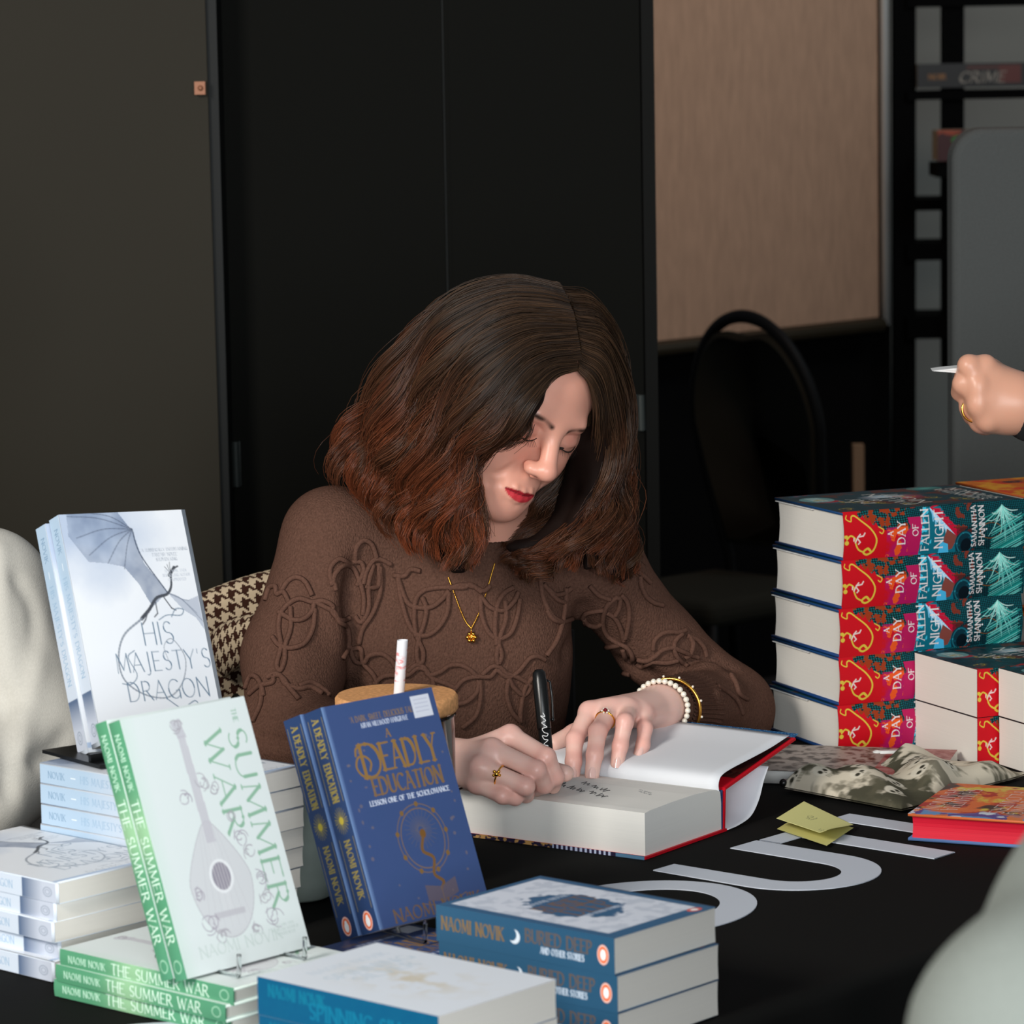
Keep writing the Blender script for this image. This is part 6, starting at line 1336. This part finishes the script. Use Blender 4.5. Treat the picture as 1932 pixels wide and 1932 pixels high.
# ---------------------------------------------------------------- magazine under the pouch, with a clip
mA = Art(150, 210, 1.0, (168, 156, 148)); n = noise2(mA.nx, mA.ny, 16, 71, 4); mA.mix(np.clip((n - .5) * 10, 0, 1), (110, 98, 92)); mA.mix(np.clip((n - .62) * 10, 0, 1), (60, 52, 50)); mA.mix((mA.Vv > 135) * .6, (170, 60, 60)); mA.rect(0, 60, 14, 84, (14, 14, 14)); mA.rect(0, 96, 14, 120, (14, 14, 14))
mg_ = make_book('paperback_book', .150, .210, .014, mA, None, edge=(226, 226, 222), back=(214, 216, 214)); q = at(1438, 1402, z=TZ + .014); 
mc_ = at(1660, 1452, z=TZ + .014); 
mg_.location = (float(at(1408, 1478, z=TZ)[0]), float(at(1408, 1478, z=TZ)[1]), TZ + .001); mg_.rotation_euler = (0, 0, -.26); tag(mg_, 'thin paperback with a grey patterned cover lying under the cloth pouch', 'book')
ck = empty('white_clip', tuple(at(1660, 1421, z=TZ + .022))); tag(ck, 'small white plastic tag with a ring lying at the foot of the tall stack', 'clip')
b = MB(); b.box((0, -.004, 0), (.030, .004, .003)); b.tube([(-.003 + .004 * math.cos(t), .004 * math.sin(t), .0015) for t in np.linspace(0, 6.28, 20)], .001, 6); b.obj('tag_plate', M_mw, ck)
# ---------------------------------------------------------------- clear display stands
def stand(pos, yaw, tilt, label, w=.075):
    r = empty('display_stand', (pos[0], pos[1], pos[2])); r.rotation_euler = (0, 0, yaw); tag(r, label, 'stand'); t = .0019
    for sx in (-w / 2, w / 2):
        P = [(sx, -.028, .020), (sx, -.027, .004), (sx, -.020, .001), (sx, .045, .002), (sx, .075, .002)]; MB().tube(catmull(P, 20), t, 8).obj('foot', M_clear, r, True)
        MB().tube([(sx, .008, .003), (sx, .030, .06), (sx, .052, .13)], t, 8).obj('back_support', M_clear, r, True)
        MB().tube([(sx, .070, .003), (sx, .048, .11)], t, 8).obj('strut', M_clear, r, True)
    MB().tube([(-w / 2, .060, .003), (w / 2, .060, .003)], t, 8).obj('cross_bar', M_clear, r, True); return r
def mid(p, yaw, w, dz=0): return (p[0] + math.cos(yaw) * w, p[1] + math.sin(yaw) * w, TZ + dz)
stand(mid((-.1215 + .0, 3.083), .731, .066, .0285), .731, 0, 'clear plastic stand holding up the two standing blue paperbacks')
stand(mid((-.2748, 2.905), .820, .072, .0445), .820, 0, 'clear plastic stand holding up the two standing green and white hardbacks')
rp = empty('display_stand', (-.3814, 3.288, TZ + .1545)); rp.rotation_euler = (0, 0, .673); tag(rp, 'black stand plate under the two standing dragon paperbacks', 'stand')
b = MB(); b.box((-.022, -.030, 0), (.125, .070, .003)); b.obj('base_plate', M_black, rp); b = MB(); b.box((.02, .058, .003), (.11, .061, .12)); b.obj('back_plate', M_black, rp); b = MB(); b.box((-.02, -.012, .003), (.12, -.008, .010)); b.obj('lip', M_black, rp)
# ---------------------------------------------------------------- houndstooth coat over the writer's chair
def houndstooth(scale):
    m = bpy.data.materials.new('houndstooth'); m.use_nodes = True; nt = m.node_tree; L = nt.links; b = nt.nodes['Principled BSDF']; b.inputs['Roughness'].default_value = .95; b.inputs['Specular IOR Level'].default_value = .1
    uv = nt.nodes.new('ShaderNodeUVMap'); uv.uv_map = 'UVMap'; sx = nt.nodes.new('ShaderNodeSeparateXYZ'); L.new(uv.outputs[0], sx.inputs[0])
    def op(k, a, b_=None):
        n = nt.nodes.new('ShaderNodeMath'); n.operation = k
        for i, x in enumerate((a, b_)):
            if x is None: continue
            if isinstance(x, (int, float)): n.inputs[i].default_value = x
            else: L.new(x, n.inputs[i])
        return n.outputs[0]
    i = op('FLOOR', op('MULTIPLY', sx.outputs[0], scale)); j = op('FLOOR', op('MULTIPLY', sx.outputs[1], scale))
    fm = lambda x, k: op('FLOORED_MODULO', x, k)
    warp = op('LESS_THAN', fm(i, 8.0), 3.5); weft = op('LESS_THAN', fm(j, 8.0), 3.5); tw = op('LESS_THAN', fm(op('ADD', i, j), 4.0), 1.5)
    v = op('ADD', op('MULTIPLY', warp, tw), op('MULTIPLY', weft, op('SUBTRACT', 1.0, tw)))
    mx = nt.nodes.new('ShaderNodeMix'); mx.data_type = 'RGBA'; L.new(v, mx.inputs[0]); mx.inputs[6].default_value = (*lin((196, 176, 148)), 1); mx.inputs[7].default_value = (*lin((58, 34, 26)), 1); L.new(mx.outputs[2], b.inputs['Base Color'])
    return m
M_hd = houndstooth(8 / .0165)
wc_ = empty('writer_chair', (-.16, 4.30, 0), .0); tag(wc_, 'chair the writer sits on, its back draped with a checked coat', 'chair')
MB().box((-.20, -.40, .43), (.24, -.01, .47)).obj('seat', M_seat, wc_)
for sx in (-.19, .22):
    for sy in (-.37, -.04): MB().tube([(sx, sy, .43), (sx, sy, 0)], .012, 8).obj('leg', M_fr, wc_, True)
    MB().tube([(sx, -.03, .45), (sx, -.03, .86)], .012, 8).obj('back_post', M_fr, wc_, True)
b = MB(); b.box((-.19, -.045, .60), (.22, -.015, .87)); b.obj('backrest', M_seat, wc_)
ct = empty('checked_coat'); tag(ct, 'brown and cream houndstooth coat hung over the chair behind the writer', 'coat')
# draped sheet: over the front, the chair top and down behind
Yc = 4.27; xL, xR = float(at(355, 1150, Yc)[0]), float(at(640, 1150, Yc)[0])
Vv, UU = [], []; nx_, ny_ = 70, 60
for j in range(ny_ + 1):
    s = j / ny_ * .42
    for i in range(nx_ + 1):
        u = i / nx_; x = xL + (xR - xL) * u; zt_ = float(at(355 + 285 * u, 1128 - 62 * math.sin(min(1, u * 1.2) * 1.57), Yc)[2])
        d = s - .16
        if s < .16: y, z = Yc - .022 - .010 * math.sin(u * 9 + 2) * (1 - s / .16), zt_ - .022 - (.16 - s)
        elif s < .23: a = (s - .16) / .07 * math.pi; y, z = Yc - .022 * math.cos(a), zt_ - .022 + .022 * math.sin(a)
        else: y, z = Yc + .022, zt_ - .022 - (s - .23)
        Vv.append((x, y, z)); UU.append((u * (xR - xL), s))
I = np.arange((ny_ + 1) * (nx_ + 1)).reshape(ny_ + 1, nx_ + 1); F = np.stack([I[:-1, :-1], I[:-1, 1:], I[1:, 1:], I[1:, :-1]], -1).reshape(-1, 4)
o = mesh_obj('coat_body', Vv, F, M_hd, ct, True, uv=UU); sd = o.modifiers.new('t', 'SOLIDIFY'); sd.thickness = .003
# thick rolled collar lying across it
Pc = catmull([at(402, 1246, 4.23), at(432, 1220, 4.22), at(470, 1205, 4.22), at(520, 1196, 4.22), at(570, 1190, 4.22)], 40); Vv, UU = [], []
for i, p in enumerate(Pc):
    w_ = .027 if i > 3 else .012 + .005 * i
    for k in range(25): t = k / 24 * 2 * math.pi; Vv.append((p[0] - .3 * w_ * math.sin(t), p[1] + w_ * .7 * math.cos(t), p[2] + w_ * math.sin(t))); UU.append((i * .0042 + .3 * k * .002, k / 24 * .16))
I = np.arange(40 * 25).reshape(40, 25); F = np.stack([I[:-1, :-1], I[1:, :-1], I[1:, 1:], I[:-1, 1:]], -1).reshape(-1, 4); mesh_obj('rolled_collar', Vv, F, M_hd, ct, True, uv=UU)

# ---------------------------------------------------------------- other people, mostly outside the frame
def linen(name, c, f=1): return mat(name, c, .9, spec=.1, noise=((420, 60, 420), .04), bump=((700, 90, 700), .35, .0008))
def folds(V, F, pts, it=1):
    for a, r, amt, dr in pts:
        a = np.array(a); d = V - a; d -= np.outer(d @ dr, dr) * .93; V = V + np.array([0, -1, 0]) * (amt * np.exp(-(np.linalg.norm(d, axis=1) / r) ** 2))[:, None]
    return V
def other_head(P, yaw, base, hl=.0):
    """a head with a face, its neck stub and its hair"""
    global HR, HP, HS
    keep = (HR, HP, HS); HR = np.array(Matrix.Rotation(yaw, 3, 'Z') @ Matrix.Rotation(.15, 3, 'X')); HP = np.array(P, float); HS = .98
    v = Vol(HP - [.13, .13, .15], HP + [.13, .13, .14], .0030); head_sdf(v); v.cone(hw((0, .02, -.05)), hw((0, .035, -.15)), .050, .052, .02); V, F = v.mesh(); V = relax(V, F, 1); C, _ = skin_colour(V); C = C * (lin(base) / lin((230, 166, 144)))
    v = Vol(HP - [.14, .14, .24], HP + [.14, .14, .16], .0045); v.frame(HR, HP); v.ell((0, .018, .034), (.083, .099, .084), .01); v.ell((0, .055, -.05 - hl), (.072, .060, .08 + hl), .03); v.ell((0, -.085, -.03), (.062, .060, .085), .01, 's')
    Vh, Fh = v.mesh(); Vh = relax(Vh, Fh, 2); HR, HP, HS = keep; return V, F, C, Vh, Fh
# 1: seated on the left in off-white linen
pl = empty('person', (-.75, 3.98, .45)); tag(pl, 'person in a loose off-white linen shirt at the left edge, shoulder and sleeve only', 'person')
Yp = 3.86; s1 = at(-28, 1120, Yp); e1_ = at(72, 1405, Yp - .06); h1 = at(-60, 1530, Yp - .20); cx = at(-190, 1180, Yp + .06)
v = Vol([-.98, 3.50, .40], [-.38, 4.15, 1.30], .0052)
v.cone(s1, e1_, .060, .066, .03); v.cone(e1_, e1_ + (h1 - e1_) * .8, .060, .055, .02); v.cone(s1, cx, .065, .08, .04); v.ell(cx - [0, 0, .12], (.17, .12, .24), .04); v.cone(cx - [0, 0, .2], np.array([cx[0], cx[1] + .05, .50]), .15, .16, .04)
V, F = v.mesh(); V = relax(V, F, 3); lb = BVHTree.FromPolygons(V.tolist(), F.tolist())
for pts, r, amt in (([(0, 1030), (10, 1150), (20, 1300)], .010, -.006), ([(30, 1090), (62, 1150), (60, 1220), (40, 1330)], .010, .007), ([(5, 1300), (12, 1400), (14, 1500)], .012, .010), ([(60, 1440), (95, 1420), (130, 1380)], .012, .005), ([(70, 1240), (50, 1330), (40, 1420)], .014, -.006)):
    for x, y in catmull(pts, 16):
        h, n_ = ray(x, y, lb)
        if h: d = np.linalg.norm(V - np.array(h), axis=1); V = V - np.sign(amt) * np.array(n_) * (abs(amt) * .3 * np.exp(-(d / r) ** 2))[:, None]
v = Vol([-.98, 3.35, .05], [-.30, 4.25, 1.62], .006)
hd = cx + [.0, .0, .33]; v.cone(hd - [0, -.03, .13], cx + [0, 0, .04], .048, .055, .03)
v.cone(s1, e1_, .036, .034, .02); v.cone(e1_, h1, .034, .024, .02); v.cone(h1, h1 + (h1 - e1_) * .35, .022, .016, .02); v.ell(cx - [0, 0, .14], (.13, .09, .2), .03)
for k in range(4): v.cone(h1 + (h1 - e1_) * .3, h1 + (h1 - e1_) * (.62 - .04 * abs(k - 1)) + np.array([.010 * (k - 1.5), 0, -.004 * k]), .009, .007, .006)
v.cone(h1 + (h1 - e1_) * .1, h1 + (h1 - e1_) * .4 + [.035, 0, 0], .011, .008, .006)
for s in (-1, 1): hp_ = np.array([cx[0] + s * .09, cx[1] + .04, .50]); kn_ = hp_ + [0, -.40, .0]; v.cone(hp_, kn_, .07, .055, .03); v.cone(kn_, kn_ + [0, .02, -.40], .052, .036, .02)
V2, F2 = v.mesh(); V2 = relax(V2, F2, 2); V3, F3, C3, Vh, Fh = other_head(hd, .7, (150, 108, 84), .04); bd = mesh_obj('body', np.vstack([V2, V3]), np.concatenate([F2, F3 + len(V2)]), M_skin, None, True, np.vstack([np.tile(lin((150, 108, 84)), (len(V2), 1)), C3])); par(bd, pl)
par(mesh_obj('linen_shirt', V, F, linen('off_white_linen', (206, 203, 194)), None, True), pl)
par(mesh_obj('hair', Vh, Fh, M_core, None, True), pl)
v = Vol([-.98, 3.40, .02], [-.42, 4.20, .66], .008)
for s in (-1, 1): hp_ = np.array([cx[0] + s * .09, cx[1] + .04, .50]); kn_ = hp_ + [0, -.40, .0]; v.cone(hp_, kn_, .088, .070, .03); v.cone(kn_, kn_ + [0, .02, -.38], .066, .056, .02)
V, F = v.mesh(); par(mesh_obj('trousers', relax(V, F, 1), F, mat('dark_cotton', (30, 30, 32), .9), None, True), pl)
# 2: hand with a card coming in from the right
pr = empty('person', (1.28, 3.86, 0)); tag(pr, 'person reaching in from the side with a folded white card, dark sleeve and watch', 'person')
Yh = 3.95
def A3(x, y, d=0): return at(x, y, Yh + d)
w3 = A3(1925, 762, .01)
HH = {'index': [A3(1858, 692, -.004), A3(1828, 690, -.010), A3(1822, 706, .002)], 'middle': [A3(1846, 728, -.014), A3(1818, 724, -.006), A3(1812, 740, .010)], 'ring': [A3(1846, 764, -.016), A3(1830, 768, .004), A3(1834, 784, .018)], 'pinky': [A3(1864, 792, -.010), A3(1850, 796, .006), A3(1856, 804, .020)], 'thumb': [A3(1868, 700, .02), A3(1838, 704, .022), A3(1820, 712, .006)]}
v = Vol(A3(1770, 860, -.07), A3(1990, 640, .09), .0014)
for n, P in HH.items():
    sc = {'thumb': 1.15, 'index': 1.1, 'middle': 1.08, 'ring': 1.0, 'pinky': .95}[n]; v.cone(w3 + (P[0] - w3) * .15, P[0], .018, .0122 * sc, .015)
    for i in range(len(P) - 1): v.cone(P[i], P[i + 1], .0115 * sc, .0098 * sc, .004)
v.ell(A3(1885, 762, .005), (.030, .018, .030), .02); v.cone(w3, A3(1990, 750, .02), .029, .028, .02)
V1, F1 = v.mesh(); V1 = relax(V1, F1, 3)
sh2 = np.array([1.12, 3.90, 1.36]); el2 = np.array([.86, 3.93, 1.12]); ctr = np.array([1.28, 3.86, 1.15])
v = Vol([.48, 3.60, .03], [1.66, 4.15, 1.78], .009); v.cone(A3(1975, 750, .02), el2, .028, .036, .02); v.cone(el2, sh2, .038, .045, .02); v.ell(ctr, (.16, .11, .26), .03); v.cone(ctr + [0, 0, .22], ctr + [0, .02, .36], .055, .05, .03)
v.cone(sh2 + [.02, 0, 0], sh2 + [.32, .06, 0], .045, .045, .03); v.cone(sh2 + [.32, .06, 0], sh2 + [.35, .04, -.52], .042, .026, .02)
for s in (-1, 1): v.cone(ctr + [s * .09, .02, -.22], ctr + [s * .10, .02, -.66], .08, .055, .03); v.cone(ctr + [s * .10, .02, -.66], ctr + [s * .10, .04, -1.08], .055, .036, .02)
V2, F2 = v.mesh(); V2 = relax(V2, F2, 1); V3, F3, C3, Vh, Fh = other_head(ctr + [0, 0, .46], -1.0, (214, 158, 132), .06); Vb = np.vstack([V1, V2, V3]); bd = mesh_obj('body', Vb, np.concatenate([F1, F2 + len(V1), F3 + len(V1) + len(V2)]), M_skin, None, True, np.vstack([np.tile(lin((214, 158, 132)), (len(V1) + len(V2), 1)), C3])); par(bd, pr)
v = Vol([.50, 3.60, .80], [1.68, 4.15, 1.46], .008); c0_ = A3(1952, 765, .015); v.cone(c0_, el2, .042, .052, .02); v.cone(el2, sh2, .054, .062, .02); v.ell(ctr, (.18, .13, .28), .04); v.cone(sh2 + [.02, 0, 0], sh2 + [.32, .06, 0], .06, .06, .04); v.cone(sh2 + [.32, .06, 0], sh2 + [.35, .04, -.44], .056, .042, .02)
V, F = v.mesh(); par(mesh_obj('dark_jumper', relax(V, F, 2), F, mat('black_knit', (20, 21, 22), .9), None, True), pr)
v = Vol([1.06, 3.70, .0], [1.52, 4.06, 1.0], .009)
for s in (-1, 1): v.cone(ctr + [s * .09, .02, -.22], ctr + [s * .10, .02, -.66], .10, .075, .04); v.cone(ctr + [s * .10, .02, -.66], ctr + [s * .10, .04, -1.06], .072, .065, .02)
V, F = v.mesh(); par(mesh_obj('trousers', relax(V, F, 1), F, bpy.data.materials['dark_cotton'], None, True), pr)
par(mesh_obj('hair', Vh, Fh, M_core, None, True), pr)
wt_ = empty('wristwatch'); tag(wt_, 'black watch strap at the wrist cut by the right edge', 'watch'); b = MB(); b.tube(ringloop(A3(1934, 768, .01), np.array([1, .1, .25]), .031, 0, 40), .0055, 10, closed=True); b.obj('strap', M_black, wt_, True)
P = ringloop((HH['ring'][0] + HH['ring'][1]) / 2 + [.0, .002, -.004], HH['ring'][1] - HH['ring'][0] + np.array([0, .012, 0]), .0135, 0); g3_ = empty('gold_ring'); tag(g3_, 'plain gold band on the hand holding the card at the right edge', 'ring'); MB().tube(P, .0012, 8, closed=True).obj('band', M_gold, g3_, True)
k0 = [A3(1759, 700, -.006), A3(1776, 697.5, -.004), A3(1812, 694, 0), A3(1840, 700, 0), A3(1840, 706, 0), A3(1812, 704, 0), A3(1775, 701.5, -.004)]
n0 = len(k0); V = k0 + [p + np.array([.002, .035, .000]) for p in k0]; F = [tuple(range(n0)), tuple(range(n0, 2 * n0))[::-1]] + [(i, (i + 1) % n0, n0 + (i + 1) % n0, n0 + i) for i in range(n0)]
b = MB(); b.add(V, F); tag(b.obj('folded_card', M_paper), 'folded white paper held between finger and thumb at the right edge', 'card')
# 3: customer's sleeve close to the camera, bottom right
pf = empty('person', (.53, 1.75, 0)); tag(pf, 'person in a pale grey top, blurred arm close by at the corner', 'person')
sA = at(2200, 1775, 1.72); sB = at(1985, 1985, 1.62); sC = at(1950, 2400, 1.60); tc = np.array([.53, 1.80, 1.10])
v = Vol([.16, 1.40, .70], [.98, 2.15, 1.46], .007); v.cone(sA, sB, .075, .062, .03); v.cone(sB, sC, .060, .050, .03); v.ell(tc, (.17, .12, .28), .05); v.cone(sA, tc + [0, 0, .16], .07, .08, .05)
v.groove([at(1810, 1905, 1.55), at(1900, 1800, 1.55), at(1960, 1700, 1.58)], .012, .012); v.groove([at(1860, 1932, 1.55), at(1932, 1860, 1.55)], .010, .012); v.groove([at(1760, 1932, 1.56), at(1800, 1880, 1.56)], .010, .008)
V, F = v.mesh(); V = relax(V, F, 3); par(mesh_obj('grey_top', V, F, linen('grey_jersey', (112, 117, 112)), None, True), pf)
v = Vol([.2, 1.2, .02], [1.0, 2.15, 1.75], .009); v.cone(sC, sC + [0, .10, -.18], .034, .026, .02); v.ell(sC + [0, .13, -.23], (.028, .04, .045), .02); v.cone(sA, sC, .04, .04, .02); v.ell(tc, (.13, .09, .25), .03); v.cone(tc + [0, 0, .2], tc + [0, 0, .36], .05, .05, .03)
for s in (-1, 1): v.cone(tc + [s * .09, 0, -.20], tc + [s * .10, 0, -.62], .08, .055, .03); v.cone(tc + [s * .10, 0, -.62], tc + [s * .10, 0, -1.04], .055, .036, .02)
V, F = v.mesh(); V3, F3, C3, Vh, Fh = other_head(tc + [0, 0, .45], 2.7, (214, 164, 140), .03); par(mesh_obj('body', np.vstack([relax(V, F, 1), V3]), np.concatenate([F, F3 + len(V)]), M_skin, None, True, np.vstack([np.tile(lin((214, 164, 140)), (len(V), 1)), C3])), pf)
v = Vol([.4, 1.6, .0], [.95, 2.05, .98], .009)
for s in (-1, 1): v.cone(tc + [s * .09, 0, -.20], tc + [s * .10, 0, -.62], .10, .075, .04); v.cone(tc + [s * .10, 0, -.62], tc + [s * .10, 0, -1.03], .072, .06, .02)
V, F = v.mesh(); par(mesh_obj('trousers', relax(V, F, 1), F, bpy.data.materials['dark_cotton'], None, True), pf)
par(mesh_obj('hair', Vh, Fh, M_core, None, True), pf)
